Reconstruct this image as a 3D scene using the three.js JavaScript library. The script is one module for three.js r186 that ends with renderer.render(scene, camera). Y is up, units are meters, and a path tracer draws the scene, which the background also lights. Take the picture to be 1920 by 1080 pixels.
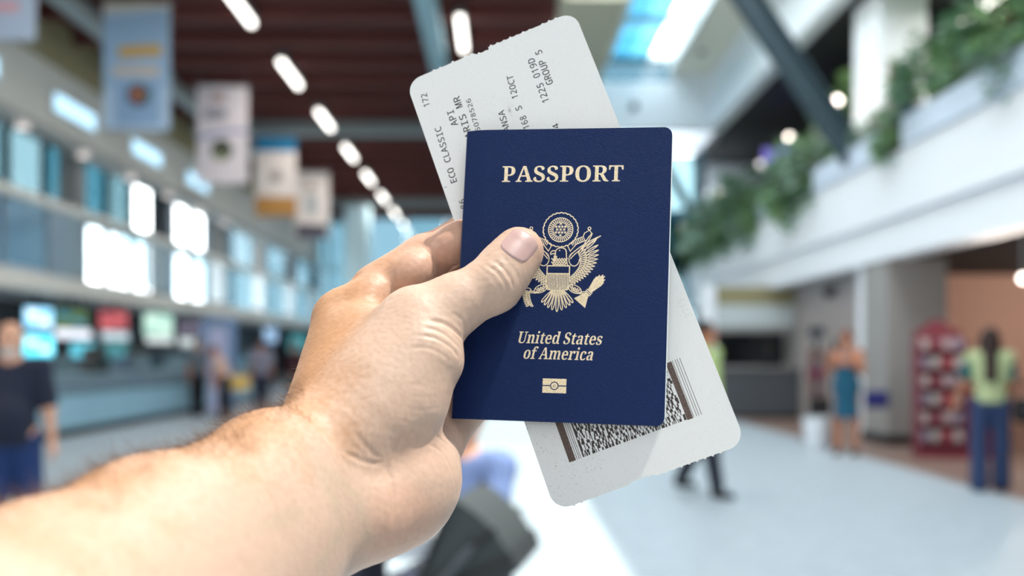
import * as THREE from 'three';
import { mergeGeometries, toCreasedNormals } from 'three/addons/utils/BufferGeometryUtils.js';
import { RoundedBoxGeometry } from 'three/addons/geometries/RoundedBoxGeometry.js';
import { RectAreaLightUniformsLib } from 'three/addons/lights/RectAreaLightUniformsLib.js';
import { createNoise3D, createNoise2D } from 'simplex-noise';

// ---------------------------------------------------------------- camera
// Eye 1.4 m above the floor, looking level down the hall (-z); the lens is shifted like a view camera's.
const EYE = 1.4, FOCAL = 1867, VPX = 940, VPY = 665;
const scene = new THREE.Scene();
const camera = new THREE.PerspectiveCamera(2 * Math.atan(540 / FOCAL) * 180 / Math.PI, 1920 / 1080, 0.03, 300);
camera.position.set(0, EYE, 0);
camera.setViewOffset(1920, 1080, 960 - VPX, 540 - VPY, 1920, 1080);
camera.focus = 0.415;
camera.userData.fStop = 5.2;
const renderer = new THREE.WebGLRenderer();
renderer.toneMapping = THREE.LinearToneMapping;
renderer.toneMappingExposure = 1.6;
renderer.shadowMap.enabled = true;
RectAreaLightUniformsLib.init();

// ---------------------------------------------------------------- sky and sun
{
  const W = 256, H = 128, data = new Float32Array(W * H * 4);
  const zen = [2.75, 3.1, 3.4], hor = [6.6, 6.85, 6.9], low = [1.1, 1.1, 1.05];
  for (let j = 0; j < H; j++) for (let i = 0; i < W; i++) {
    const e = ((j + 0.5) / H - 0.5) * 2, t = Math.pow(Math.max(0, e), 0.62);
    for (let c = 0; c < 3; c++) data[(j * W + i) * 4 + c] = e < 0 ? low[c] : hor[c] + (zen[c] - hor[c]) * t;
    data[(j * W + i) * 4 + 3] = 1;
  }
  const sky = new THREE.DataTexture(data, W, H, THREE.RGBAFormat, THREE.FloatType);
  sky.mapping = THREE.EquirectangularReflectionMapping; sky.magFilter = THREE.LinearFilter; sky.needsUpdate = true;
  scene.background = sky;
}
const SUN_TOWARDS = new THREE.Vector3(0.40, 1, 0.03);
const sun = new THREE.DirectionalLight(new THREE.Color(1.0, 0.95, 0.84), 3.8);
sun.name = 'sun'; sun.position.copy(SUN_TOWARDS).multiplyScalar(40).add(new THREE.Vector3(0, 0, -15)); sun.target.position.set(0, 0, -15);
sun.castShadow = true; sun.shadow.mapSize.set(2048, 2048); sun.shadow.radius = 1;
Object.assign(sun.shadow.camera, { left: -25, right: 25, top: 40, bottom: -40, near: 1, far: 90 });
scene.add(sun, sun.target);

// ---------------------------------------------------------------- helpers
let seed = 12345;
const rnd = () => { seed = (seed * 1664525 + 1013904223) >>> 0; return seed / 4294967296; };
const rr = (a, b) => a + (b - a) * rnd();
const V = (x, y, z) => new THREE.Vector3(x, y, z);
const at = (x, y, d) => V((x - VPX) / FOCAL * d, EYE - (y - VPY) / FOCAL * d, -d);   // a point at distance d down the hall
const sm = (a, b, x) => { const t = Math.min(1, Math.max(0, (x - a) / (b - a))); return t * t * (3 - 2 * t); };
const srgb = (r, g, b) => new THREE.Color().setRGB(r / 255, g / 255, b / 255, THREE.SRGBColorSpace);
const noise3 = createNoise3D(rnd), noise2 = createNoise2D(rnd);
const used = new Map();
function numbered(name) { const n = used.get(name) ?? 0; used.set(name, n + 1); return n ? name + '_' + String(n).padStart(3, '0') : name; }
const merged = (g) => Array.isArray(g) ? (g.length > 1 ? mergeGeometries(g.map((x) => { const y = x.index ? x.toNonIndexed() : x; for (const k of Object.keys(y.attributes)) if (!['position', 'normal', 'uv'].includes(k)) y.deleteAttribute(k); return y; })) : g[0]) : g;
function obj(name, geo, mat, parent = scene) {
  const m = new THREE.Mesh(merged(geo), mat);
  m.name = parent === scene ? numbered(name) : name; m.castShadow = m.receiveShadow = true; parent.add(m); return m;
}
function tag(o, label, category, group) { o.userData.label = label; o.userData.category = category; if (group) o.userData.group = group; return o; }
function thing(name, label, category, group, pos = [0, 0, 0], turn = 0) {
  const g = new THREE.Group(); g.name = numbered(name); g.position.set(...pos); g.rotation.y = turn; scene.add(g); return tag(g, label, category, group);
}
function struct(name, geo, mat) { const m = obj(name, geo, mat); m.userData.kind = 'structure'; return m; }
function copyOf(o, label) { const c = o.clone(); c.name = numbered(o.name.replace(/_\d+$/, '')); c.userData = { ...o.userData }; if (label) c.userData.label = label; scene.add(c); return c; }
const box = (x0, x1, y0, y1, z0, z1) => { const g = new THREE.BoxGeometry(Math.abs(x1 - x0), Math.abs(y1 - y0), Math.abs(z1 - z0)); g.translate((x0 + x1) / 2, (y0 + y1) / 2, (z0 + z1) / 2); return g; };
const rbox = (x0, x1, y0, y1, z0, z1, r = 0.02) => { const g = new RoundedBoxGeometry(Math.abs(x1 - x0), Math.abs(y1 - y0), Math.abs(z1 - z0), 2, r); g.translate((x0 + x1) / 2, (y0 + y1) / 2, (z0 + z1) / 2); return g; };
function bar(a, b, r, seg = 10) { const d = b.clone().sub(a), g = new THREE.CylinderGeometry(r, r, d.length(), seg); g.applyQuaternion(new THREE.Quaternion().setFromUnitVectors(V(0, 1, 0), d.clone().normalize())); const m = a.clone().add(b).multiplyScalar(0.5); g.translate(m.x, m.y, m.z); return g; }
const std = (color, roughness = 0.7, extra = {}) => new THREE.MeshPhysicalMaterial({ color, roughness, ...extra });
const glass = (r, g, b, rough = 0.02) => new THREE.MeshPhysicalMaterial({ color: new THREE.Color(r, g, b), roughness: rough, transmission: 1, thickness: 0, ior: 1.45, side: THREE.DoubleSide });
const glow = (color, k, base = 0x888888) => new THREE.MeshStandardMaterial({ color: base, emissive: color, emissiveIntensity: k, roughness: 0.6 });
function canvasTex(w, h, draw, repeat) {
  const c = document.createElement('canvas'); c.width = w; c.height = h; draw(c.getContext('2d'), w, h);
  const t = new THREE.CanvasTexture(c); t.colorSpace = THREE.SRGBColorSpace; if (repeat) t.wrapS = t.wrapT = THREE.RepeatWrapping; return t;
}
function dataTex(n, f, srgbMap = false) {     // a tile of n x n, f(u, v) -> grey or [r, g, b] in 0..255
  const d = new Uint8Array(n * n * 4);
  for (let j = 0; j < n; j++) for (let i = 0; i < n; i++) { const v = f(i / n, j / n), o = (j * n + i) * 4; for (let c = 0; c < 3; c++) d[o + c] = Math.max(0, Math.min(255, Array.isArray(v) ? v[c] : v)); d[o + 3] = 255; }
  const t = new THREE.DataTexture(d, n, n); t.wrapS = t.wrapT = THREE.RepeatWrapping; t.magFilter = THREE.LinearFilter; t.minFilter = THREE.LinearFilter; if (srgbMap) t.colorSpace = THREE.SRGBColorSpace; t.needsUpdate = true; return t;
}
const loop4 = (u, v, f) => { const a = u * 2 * Math.PI, b = v * 2 * Math.PI; return noise3(Math.cos(a) * f + Math.cos(b) * f * 0.71, Math.sin(a) * f + Math.sin(b) * f * 0.83, Math.cos(b) * f - Math.sin(b) * f * 0.5); };
function lampLight(w, h, color, k, pos, aim) { const l = new THREE.RectAreaLight(color, k, w, h); l.name = 'lamp_light'; l.position.copy(pos); l.lookAt(aim); scene.add(l); return l; }

// ---------------------------------------------------------------- bodies: a field of tapered capsules and ellipsoids, meshed
const cap = (a, b, ra, rb) => { const ax = a.x, ay = a.y, az = a.z, dx = b.x - ax, dy = b.y - ay, dz = b.z - az, l2 = dx * dx + dy * dy + dz * dz + 1e-12, dr = rb - ra;
  return { d(x, y, z) { const px = x - ax, py = y - ay, pz = z - az; let t = (px * dx + py * dy + pz * dz) / l2; t = t < 0 ? 0 : t > 1 ? 1 : t; const ux = px - t * dx, uy = py - t * dy, uz = pz - t * dz; return Math.sqrt(ux * ux + uy * uy + uz * uz) - ra - dr * t; } }; };
const ell = (c, rx, ry, rz, q) => { const m = new THREE.Matrix3(); const M4 = new THREE.Matrix4().makeRotationFromQuaternion(q ?? new THREE.Quaternion()); m.setFromMatrix4(M4); const e = m.elements;
  return { d(x, y, z) { const px = x - c.x, py = y - c.y, pz = z - c.z; const a = e[0] * px + e[1] * py + e[2] * pz, b = e[3] * px + e[4] * py + e[5] * pz, g = e[6] * px + e[7] * py + e[8] * pz;
    const k0 = Math.hypot(a / rx, b / ry, g / rz), k1 = Math.hypot(a / (rx * rx), b / (ry * ry), g / (rz * rz)); return k1 < 1e-9 ? -Math.min(rx, ry, rz) : k0 * (k0 - 1) / k1; } }; };
function blend(k, items, opt = {}) {      // smooth union; opt.clip: functions (x,y,z) that must stay negative; opt.grow: inflate; opt.cut: a field taken away
  const clip = opt.clip, grow = opt.grow ?? 0, cut = opt.cut;
  return {
    k, items, opt,
    d(x, y, z) {
      let a = 1e3;
      for (let i = 0; i < items.length; i++) { const b = items[i].d(x, y, z); if (k > 0) { const h = k - Math.abs(a - b); a = Math.min(a, b); if (h > 0) a -= h * h / (4 * k); } else if (b < a) a = b; }
      a -= grow;
      if (clip) for (const c of clip) { const v = c(x, y, z); if (v > a) a = v; }
      if (cut) { const v = -cut.d(x, y, z); if (v > a) a = v; }
      return a;
    },
    near(x, y, z, R) {
      const ds = items.map((i) => i.d(x, y, z)), lo = Math.min(...ds) + 2.3 * R + k * 1.5 + 0.002;
      return blend(k, items.filter((_, i) => ds[i] < lo).map((i) => (i.near ? i.near(x, y, z, R) : i)), opt);
    },
  };
}
function surface(field, lo, hi, cell, slack = 1.25) {    // sparse surface nets
  const B = 14, bs = B * cell, R = bs * 0.87, nb = [0, 1, 2].map((a) => Math.ceil((hi[a] - lo[a]) / bs) + 1), N = Math.max(...nb) * B + 4;
  const pos = [], vid = new Map(), edges = [], S = B + 2, v = new Float32Array(S * S * S);
  const key = (i, j, k) => (i * N + j) * N + k;
  for (let bi = 0; bi < nb[0]; bi++) for (let bj = 0; bj < nb[1]; bj++) for (let bk = 0; bk < nb[2]; bk++) {
    const cx = lo[0] + (bi + 0.5) * bs, cy = lo[1] + (bj + 0.5) * bs, cz = lo[2] + (bk + 0.5) * bs;
    if (Math.abs(field.d(cx, cy, cz)) > (R + 2 * cell) * slack) continue;
    const f = field.near ? field.near(cx, cy, cz, R + 2 * cell) : field;
    let any = 0, all = 1;
    for (let i = 0, o = 0; i < S; i++) for (let j = 0; j < S; j++) for (let k = 0; k < S; k++, o++) {
      const q = f.d(lo[0] + (bi * B + i) * cell, lo[1] + (bj * B + j) * cell, lo[2] + (bk * B + k) * cell); v[o] = q; if (q < 0) any = 1; else all = 0;
    }
    if (!any || all) continue;
    for (let i = 0; i < B; i++) for (let j = 0; j < B; j++) for (let k = 0; k < B; k++) {
      const o = (i * S + j) * S + k, I = bi * B + i, J = bj * B + j, K = bk * B + k; let m = 0;
      for (let c = 0; c < 8; c++) if (v[o + (c & 1) * S * S + (c >> 1 & 1) * S + (c >> 2)] < 0) m |= 1 << c;
      const s0 = v[o] < 0;
      if (s0 !== v[o + S * S] < 0) edges.push(0, I, J, K, +s0);
      if (s0 !== v[o + S] < 0) edges.push(1, I, J, K, +s0);
      if (s0 !== v[o + 1] < 0) edges.push(2, I, J, K, +s0);
      if (m === 0 || m === 255) continue;
      let sx = 0, sy = 0, sz = 0, n = 0;
      for (let c = 0; c < 8; c++) for (let a = 0; a < 3; a++) {
        if (c >> a & 1) continue; const d = c | 1 << a; if ((m >> c & 1) === (m >> d & 1)) continue;
        const oa = v[o + (c & 1) * S * S + (c >> 1 & 1) * S + (c >> 2)], ob = v[o + (d & 1) * S * S + (d >> 1 & 1) * S + (d >> 2)], t = oa / (oa - ob);
        sx += (c & 1) + (a === 0 ? t : 0); sy += (c >> 1 & 1) + (a === 1 ? t : 0); sz += (c >> 2) + (a === 2 ? t : 0); n++;
      }
      vid.set(key(I, J, K), pos.length / 3); pos.push(lo[0] + (I + sx / n) * cell, lo[1] + (J + sy / n) * cell, lo[2] + (K + sz / n) * cell);
    }
  }
  const idx = [];
  for (let e = 0; e < edges.length; e += 5) {
    const a = edges[e], I = edges[e + 1], J = edges[e + 2], K = edges[e + 3], inside = edges[e + 4];
    const g = (x, y, z) => vid.get(key(I - x, J - y, K - z));
    const q = a === 0 ? [g(0, 1, 1), g(0, 0, 1), g(0, 0, 0), g(0, 1, 0)] : a === 1 ? [g(1, 0, 1), g(1, 0, 0), g(0, 0, 0), g(0, 0, 1)] : [g(1, 1, 0), g(0, 1, 0), g(0, 0, 0), g(1, 0, 0)];
    if (q.some((x) => x === undefined)) continue;
    if (inside) idx.push(q[0], q[1], q[2], q[0], q[2], q[3]); else idx.push(q[0], q[2], q[1], q[0], q[3], q[2]);
  }
  return { pos: new Float32Array(pos), idx };
}
function gradient(f, x, y, z, e = 2e-4) { const gx = f.d(x + e, y, z) - f.d(x - e, y, z), gy = f.d(x, y + e, z) - f.d(x, y - e, z), gz = f.d(x, y, z + e) - f.d(x, y, z - e), l = Math.hypot(gx, gy, gz) || 1; return [gx / l, gy / l, gz / l]; }
function bodyGeo(field, lo, hi, cell) {
  const { pos, idx } = surface(field, lo, hi, cell), g = new THREE.BufferGeometry();
  g.setAttribute('position', new THREE.BufferAttribute(pos, 3)); g.setIndex(idx); g.computeVertexNormals(); return g;
}
// ================================================================ THE HALL (x to the right, hall runs down -z)
const grain = dataTex(256, (u, v) => 128 + 60 * loop4(u, v, 3) + 50 * loop4(u, v, 9));
const mottled = (r, g, b, amt = 10) => dataTex(256, (u, v) => { const k = amt * (0.6 * loop4(u, v, 2.2) + 0.4 * loop4(u, v, 7)); return [r + k, g + k, b + k]; }, true);
const uvm = (g, s) => { const p = g.attributes.position, n = g.attributes.normal, uv = g.attributes.uv; for (let i = 0; i < p.count; i++) { const ax = Math.abs(n.getX(i)), ay = Math.abs(n.getY(i)); if (ay > 0.5) uv.setXY(i, p.getX(i) / s, p.getZ(i) / s); else if (ax > 0.5) uv.setXY(i, p.getZ(i) / s, p.getY(i) / s); else uv.setXY(i, p.getX(i) / s, p.getY(i) / s); } return g; };
const M = {
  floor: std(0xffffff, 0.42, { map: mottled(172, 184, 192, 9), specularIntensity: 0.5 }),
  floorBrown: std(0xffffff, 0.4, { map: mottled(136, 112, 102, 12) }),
  white: std(0xffffff, 0.6, { map: mottled(236, 241, 247, 4) }),
  offwhite: std(srgb(232, 231, 224), 0.7), cream: std(srgb(232, 228, 212), 0.7),
  khaki: std(srgb(150, 142, 108), 0.8), olive: std(srgb(196, 192, 170), 0.8), greyBand: std(srgb(206, 208, 202), 0.7),
  maroon: std(srgb(86, 44, 40), 0.8, { bumpMap: grain, bumpScale: 0.002 }), maroonBeam: std(srgb(104, 54, 48), 0.75), black: std(srgb(30, 30, 32), 0.8), duct: std(srgb(150, 158, 158), 0.5), blueBeam: std(srgb(150, 186, 198), 0.5),
  steelTeal: std(srgb(54, 74, 84), 0.5), grey: std(srgb(150, 148, 146), 0.7), greyWall: std(srgb(176, 168, 166), 0.8), pink: std(srgb(226, 186, 170), 0.85), dark: std(srgb(24, 24, 28), 0.7),
  slate: std(srgb(74, 78, 84), 0.6), counter: std(srgb(140, 180, 198), 0.45), counterTop: std(srgb(110, 134, 146), 0.35), plinth: std(srgb(42, 52, 58), 0.6), planter: std(srgb(208, 222, 240), 0.6),
  metal: std(srgb(150, 156, 160), 0.35, { metalness: 0.7 }), frame: std(srgb(196, 206, 208), 0.5), soil: std(srgb(50, 40, 32), 0.95), red: std(srgb(116, 38, 54), 0.55), brown: std(srgb(112, 66, 52), 0.7),
};
// ---- floors, ceilings, roofs
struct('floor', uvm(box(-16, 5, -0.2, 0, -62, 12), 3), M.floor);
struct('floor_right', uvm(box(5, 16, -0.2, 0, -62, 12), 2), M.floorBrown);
const ceiling = struct('ceiling', box(-14.3, 1.2, 8.9, 9.2, -54.5, 12), M.maroon);
for (let z = -2.2; z > -54; z -= 1.75) obj('roof_beam', box(-13.9, 1.2, 8.62, 8.9, z - 0.11, z + 0.11), M.maroonBeam, ceiling);
for (const z of [-15.4, -32, -47.6]) obj('duct', rbox(-9.9, 1.2, 8.45, 8.85, z - 0.3, z + 0.3, 0.05), M.duct, ceiling);
obj('long_beam', rbox(-1.72, -1.3, 8.3, 8.7, -54, 11, 0.03), M.blueBeam, ceiling);
obj('long_duct', rbox(-9.0, -8.6, 8.4, 8.75, -54, 11, 0.05), M.duct, ceiling);
struct('ceiling_kerb', [box(1.2, 2.7, 8.9, 10.6, -28.3, -21), box(1.2, 1.35, 8.9, 10.6, -21, 12)], M.olive);
const roof = struct('roof_right', box(4.85, 16.3, 9.45, 9.75, -28.8, 12), M.cream);
struct('ceiling_right_upper', box(6.3, 16, 7.72, 7.95, -33, 12), M.dark);
struct('roof_far_right', box(6.3, 16.3, 9.12, 9.45, -33, -28.8), M.offwhite);
struct('wall_hall_right', box(1.2, 1.5, 0, 9.2, -54.5, -31.2), M.white);
// skylight: a sloping run of panes between the kerb and the roof
{
  const s = struct('window_skylight', [box(1.2, 1.35, 9.9, 10.1, -21, 12), box(2.6, 2.75, 9.9, 10.05, -28.6, -21), box(4.8, 4.92, 9.45, 9.95, -28.6, 12)], M.frame);
  const tint = [glass(0.022, 0.11, 0.18), glass(0.28, 0.36, 0.4), glass(0.9, 0.95, 0.96), glass(0.94, 0.97, 0.98), glass(0.05, 0.17, 0.24)];
  for (let k = 0; k < 12; k++) {
    const z0 = 12 - k * 3.4, z1 = z0 - 3.4, far = z0 < -20;  // unseen near bays widened and left clear to light the hall; far panes tinted
    for (const [a, b, y0, y1, m] of far ? [[2.72, 3.12, 10.0, 9.97, 1], [3.12, 3.7, 9.97, 9.93, 0], [3.7, 4.25, 9.93, 9.89, 4], [4.25, 4.85, 9.89, 9.85, 2]] : [[1.3, 3.1, 10.05, 9.97, 3], [3.1, 4.85, 9.97, 9.85, 3]]) {
      const g = new THREE.BufferGeometry(); g.setAttribute('position', new THREE.Float32BufferAttribute([a, y0, z0, b, y1, z0, b, y1, z1, a, y0, z1], 3)); g.setIndex([0, 1, 2, 0, 2, 3]); g.computeVertexNormals();
      obj('pane', g, tint[m], s);
    }
    obj('glazing_bar', [box(far ? 2.7 : 1.2, 4.9, 9.84, 10.06, z1 - 0.04, z1 + 0.04)], M.frame, s);
  }
  obj('glazing_bar', box(3.06, 3.14, 9.84, 10.06, -28.6, 12), M.frame, s);
}
tag(obj('end_pane', box(1.3, 4.9, 9.2, 9.9, -28.7, -28.68), glass(0.16, 0.22, 0.25)), 'pale blue upright pane above the white cross fascia', 'window pane');
// ---- right side: roof edge fascias, balcony, columns, walls
struct('trim_1', [box(5.95, 6.3, 7.8, 9.45, -28.5, 12)], M.white);
struct('trim_2', [box(1.2, 6.3, 7.85, 9.2, -28.85, -28.5), box(4.86, 6.3, 9.2, 9.5, -28.85, -28.5)], M.white);
const par = struct('wall_right_parapet', [box(5.85, 6.15, 3.46, 4.42, -32.9, 12), box(5.93, 6.3, 2.88, 3.42, -32.9, 12)], M.white);
obj('ledge', box(5.97, 6.2, 3.40, 3.47, -32.9, 12), M.white, par);
struct('floor_right_upper', box(6.3, 16, 2.98, 3.38, -33, 12), M.black);
struct('wall_right', box(16, 16.3, 0, 9.75, -33, 12), M.greyWall);
struct('wall_right_end', box(6.9, 16, 0, 2.98, -20, -19.7), M.pink);
struct('wall_right_inner', box(6.55, 6.85, 0, 2.98, -23, -17.4), M.greyWall);
struct('wall_right_far', box(6.4, 16, 0, 9.45, -33.3, -33), M.white);
const colU = struct('column_upper', rbox(6.47, 7.28, 3.38, 7.72, -18.3, -17, 0.02), M.white);
struct('column_upper_far', rbox(6.5, 7.8, 3.38, 6.55, -32, -31, 0.02), M.white);
struct('pillar', rbox(5.96, 6.9, 0, 2.9, -16.4, -15.4, 0.02), M.grey);
struct('baseboard_pillar', box(5.93, 6.93, 0, 0.16, -16.43, -15.37), M.dark);
const post = struct('post', rbox(6.06, 6.3, 0, 2.9, -16.95, -16.7, 0.015), M.white);
tag(obj('notice_board', rbox(6.08, 6.28, 0.75, 1.42, -16.7, -16.68, 0.005), std(srgb(140, 190, 222), 0.6)), 'pale blue notice fixed low on the white post left of the grey pillar', 'notice');
// slanted steel brace from the balcony up to the roof
{
  const t = thing('steel_brace', 'dark teal steel beam slanting from balcony plants up past the white roof fascia', 'beam');
  const a = V(6.1, 4.5, -16.75), b = V(2.5, 9.8, -16.75), d = b.clone().sub(a), L = d.length();
  const put = (g) => { g.applyMatrix4(new THREE.Matrix4().makeRotationZ(Math.atan2(-d.x, d.y))); const m = a.clone().add(b).multiplyScalar(0.5); g.translate(m.x, m.y, m.z); return g; };
  obj('flange', put(box(-0.2, -0.16, -L / 2, L / 2, -0.16, 0.16)), M.steelTeal, t); obj('flange', put(box(0.16, 0.2, -L / 2, L / 2, -0.16, 0.16)), M.steelTeal, t); obj('web', put(box(-0.16, 0.16, -L / 2, L / 2, -0.02, 0.02)), M.steelTeal, t);
}
for (const z of [-11.2, -13.9]) tag(obj('ceiling_spot', new THREE.CylinderGeometry(0.09, 0.11, 0.06, 16).translate(5.3, 9.43, z * 1.9), M.steelTeal), 'dark round fitting in the cream roof soffit, ' + (z > -12 ? 'nearer one higher up' : 'farther one lower down'), 'ceiling fitting');
tag(obj('round_vent', new THREE.CylinderGeometry(0.12, 0.12, 0.06, 18).rotateX(Math.PI / 2).translate(3.8, 8.5, -28.47), M.steelTeal), 'small dark round fitting on the white cross fascia', 'vent');
// end glazing behind the cross fascia, with a diagonal brace
{
  const s = struct('window_end_right', [box(1.2, 6.3, 0, 0.5, -31.2, -31), box(1.2, 6.3, 7.7, 9.4, -31.2, -31)], M.white);
  const gp = [glass(0.06, 0.13, 0.16), glass(0.3, 0.38, 0.4), glass(0.02, 0.06, 0.075)];
  for (let i = 0; i < 3; i++) for (let j = 0; j < 4; j++) obj('pane', box(1.2 + i * 1.7, 2.86 + i * 1.7, 0.5 + j * 1.8, 2.25 + j * 1.8, -31.12, -31.1), gp[(i * 2 + j) % 7 === 3 ? 2 : (i + j) % 2], s);
  for (let i = 0; i < 4; i++) obj('mullion', box(1.14 + i * 1.7, 1.22 + i * 1.7, 0.5, 7.7, -31.2, -31), M.steelTeal, s);
  for (let j = 1; j < 4; j++) obj('transom', box(1.2, 6.3, 0.42 + j * 1.8, 0.5 + j * 1.8, -31.18, -31.02), M.steelTeal, s);
  obj('brace', bar(V(4.9, 7.6, -30.9), V(6.6, 4.6, -30.9), 0.14), M.steelTeal, s);
  obj('corner_post', box(6.1, 6.35, 0, 7.8, -31.2, -30.9), M.steelTeal, s);
}
// ---- far end of the hall: pale blue glazing
{
  const s = struct('window_hall_end', [box(-16, 1.4, 0, 0.4, -54.4, -54.1)], M.blueBeam);
  const g1 = glass(0.165, 0.235, 0.265), g2 = glass(0.19, 0.255, 0.285);
  for (let i = 0; i < 8; i++) for (let j = 0; j < 3; j++) obj('pane', box(-16 + i * 2.175, -13.9 + i * 2.175, 0.4 + j * 2.83, 3.2 + j * 2.83, -54.3, -54.28), (i + j) % 3 ? g1 : g2, s);
  for (let i = 0; i < 9; i++) obj('mullion', box(-16.05 + i * 2.175, -15.9 + i * 2.175, 0.4, 8.9, -54.4, -54.1), M.blueBeam, s);
  for (let j = 1; j < 3; j++) obj('transom', box(-16, 1.4, 0.34 + j * 2.83, 0.46 + j * 2.83, -54.38, -54.12), M.blueBeam, s);
}
struct('column_hall_end', rbox(-7.0, -5.95, 0, 8.1, -45.5, -44.5, 0.05), std(srgb(196, 226, 236), 0.6));
// ---- left side: bulkhead, balcony, glazed back wall
{
  const b = struct('wall_left_bulkhead', [box(-10.3, -10, 6.25, 7.85, -54, 12)], M.greyBand);
  obj('khaki_band', box(-10.2, -9.95, 7.85, 8.9, -54, 12), M.khaki, b);
  obj('lower_trim', box(-10.34, -9.93, 6.2, 6.42, -54, 12), M.duct, b);
  const lit = glow(new THREE.Color(0.45, 0.72, 0.92), 0.95, 0xaaccdd);  // strip windows built as glowing panels, each with an added area light
  for (let k = 0; k < 4; k++) { const z = -17.4 - k * 4.7; const t = thing('glow_window', ['nearest', 'second', 'third', 'fourth', 'fifth', 'sixth', 'seventh', 'eighth'][k] + ' long pale blue window strip, made to glow, on the grey band above the left balcony', 'light panel', 'pale blue glowing window strips above the left balcony');
    obj('panel_frame', rbox(-9.99, -9.94, 6.8, 7.3, z - 2.3, z, 0.01), M.frame, t); obj('glow_pane', box(-9.945, -9.92, 6.86, 7.24, z - 2.24, z - 0.06), lit, t);
    lampLight(2.1, 0.38, new THREE.Color(0.5, 0.8, 1), 1.2, V(-9.9, 7.05, z - 1.15), V(0, 7.05, z - 1.15)); }
  struct('ceiling_left_upper', box(-14.3, -10.3, 8.3, 8.5, -54, 12), M.dark);
  struct('floor_left_upper', box(-16, -10.2, 2.76, 3.1, -58, 12), M.white);
  struct('trim_3', rbox(-10.25, -9.95, 2.76, 3.18, -58, 12, 0.02), M.offwhite);
  for (let k = 0; k < 7; k++) { const z = -18.3 - k * 6.4; struct('column_left_upper', rbox(-10.9, -10.4, 3.1, 8.3, z - 0.22, z + 0.22, 0.02), k % 3 === 2 ? M.slate : M.grey); }
}
{
  const s = struct('window_left', [box(-14.3, -14, 3.1, 3.5, -54, 12), box(-14.3, -14, 8.0, 8.3, -54, 12)], M.frame);
  const clear = glass(1, 1, 1), cy = glass(0.11, 0.21, 0.245), cy2 = glass(0.18, 0.25, 0.27), deep = glass(0.06, 0.13, 0.16), cy3 = glass(0.23, 0.3, 0.32);
  for (let k = 0; k < 26; k++) { const z = 10 - k * 2.4;
    obj('mullion', box(-14.25, -14.02, 3.5, 8.0, z - 0.06, z + 0.06), M.steelTeal, s);
    for (let j = 0; j < 2; j++) { const near = k < 14, m = (k >= 18 && k <= 24 && !j) || (k >= 20 && k <= 23) ? clear : k < 6 ? clear : k > 9 && k < 18 ? [cy3, cy2, cy3, cy][(k + j * 2) % 4] : near ? [cy2, cy, cy2, deep][(k + j * 2) % 4] : [cy2, cy, cy2][(k + j) % 3]; obj('pane', box(-14.12, -14.1, j ? 5.9 : 3.5, j ? 8.0 : 5.82, z - 2.34, z - 0.06), m, s); }
  }
  obj('transom', box(-14.25, -14.02, 5.82, 5.9, -54, 12), M.steelTeal, s);
}
struct('wall_left', box(-16.3, -16, 0, 3.1, -60, 12), M.greyWall);
struct('wall_left_under', box(-12.3, -12, 0, 2.76, -54, 12), M.slate);
struct('wall_left_end', [box(-16, -10, 0, 2.76, -54.6, -54.4)], M.slate);
// balustrade of glass panels
{
  const t = thing('balustrade', 'glass panel balustrade with pale handrail along the left upper balcony', 'balustrade');
  const gl = [glass(0.92, 0.98, 1), glass(0.9, 0.95, 0.97, 0.62), glass(0.75, 0.9, 0.95, 0.35)];
  for (let k = 0; k < 24; k++) { const z = -6 - k * 2; obj('glass_panel', box(-10.03, -10.01, 3.26, 4.66, z - 1.94, z - 0.06), gl[(k * 5) % 3], t); obj('post', rbox(-10.06, -9.98, 3.16, 4.72, z - 0.03, z + 0.03, 0.01), M.metal, t); }
  obj('handrail', rbox(-10.12, -9.92, 4.64, 4.86, -54, -4, 0.05), M.offwhite, t);
}
// posters standing behind the glass, near end
for (const [z, c, w] of [[-20.3, 0x9db8d8, 1.1], [-22.2, 0xc8d8ee, 1.3], [-24.4, 0x8fb4cc, 1.0]]) { const t = thing('poster_stand', { '-20.3': 'blue poster on a stand behind the balcony glass, nearest of three', '-22.2': 'pale poster on a stand behind the balcony glass, middle of three', '-24.4': 'grey-blue poster on a stand behind the balcony glass, farthest of three' }[z], 'poster', undefined, [-10.7, 3.1, z], Math.PI / 2 - 0.5);
  obj('board', rbox(-w / 2, w / 2, 0.15, 1.75, -0.03, 0.03, 0.02), std(c, 0.6), t); obj('foot', rbox(-w / 2, w / 2, 0, 0.06, -0.2, 0.2, 0.02), M.slate, t); obj('side_frame', box(-w / 2 - 0.04, -w / 2, 0.05, 1.8, -0.04, 0.04), M.brown, t); obj('side_frame', box(w / 2, w / 2 + 0.04, 0.05, 1.8, -0.04, 0.04), M.brown, t); }
// ---- wall behind the camera: a tall glazed front
struct('wall_back', [box(-16.3, 16.3, 0, 0.4, 12, 12.3), box(-16.3, 16.3, 8.6, 10.7, 12, 12.3), box(-16.3, -14.5, 0.4, 8.6, 12, 12.3), box(14.5, 16.3, 0.4, 8.6, 12, 12.3)], M.white);
{ const s = struct('window_back', [-10, -5, 0, 5, 10].map((x) => box(x - 0.06, x + 0.06, 0.4, 8.6, 12, 12.2)), M.frame); for (let i = -3; i < 3; i++) obj('pane', box(i * 5 + 0.06, i * 5 + 4.94, 0.4, 8.6, 12.1, 12.12), glass(0.38, 0.38, 0.375), s); }
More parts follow.
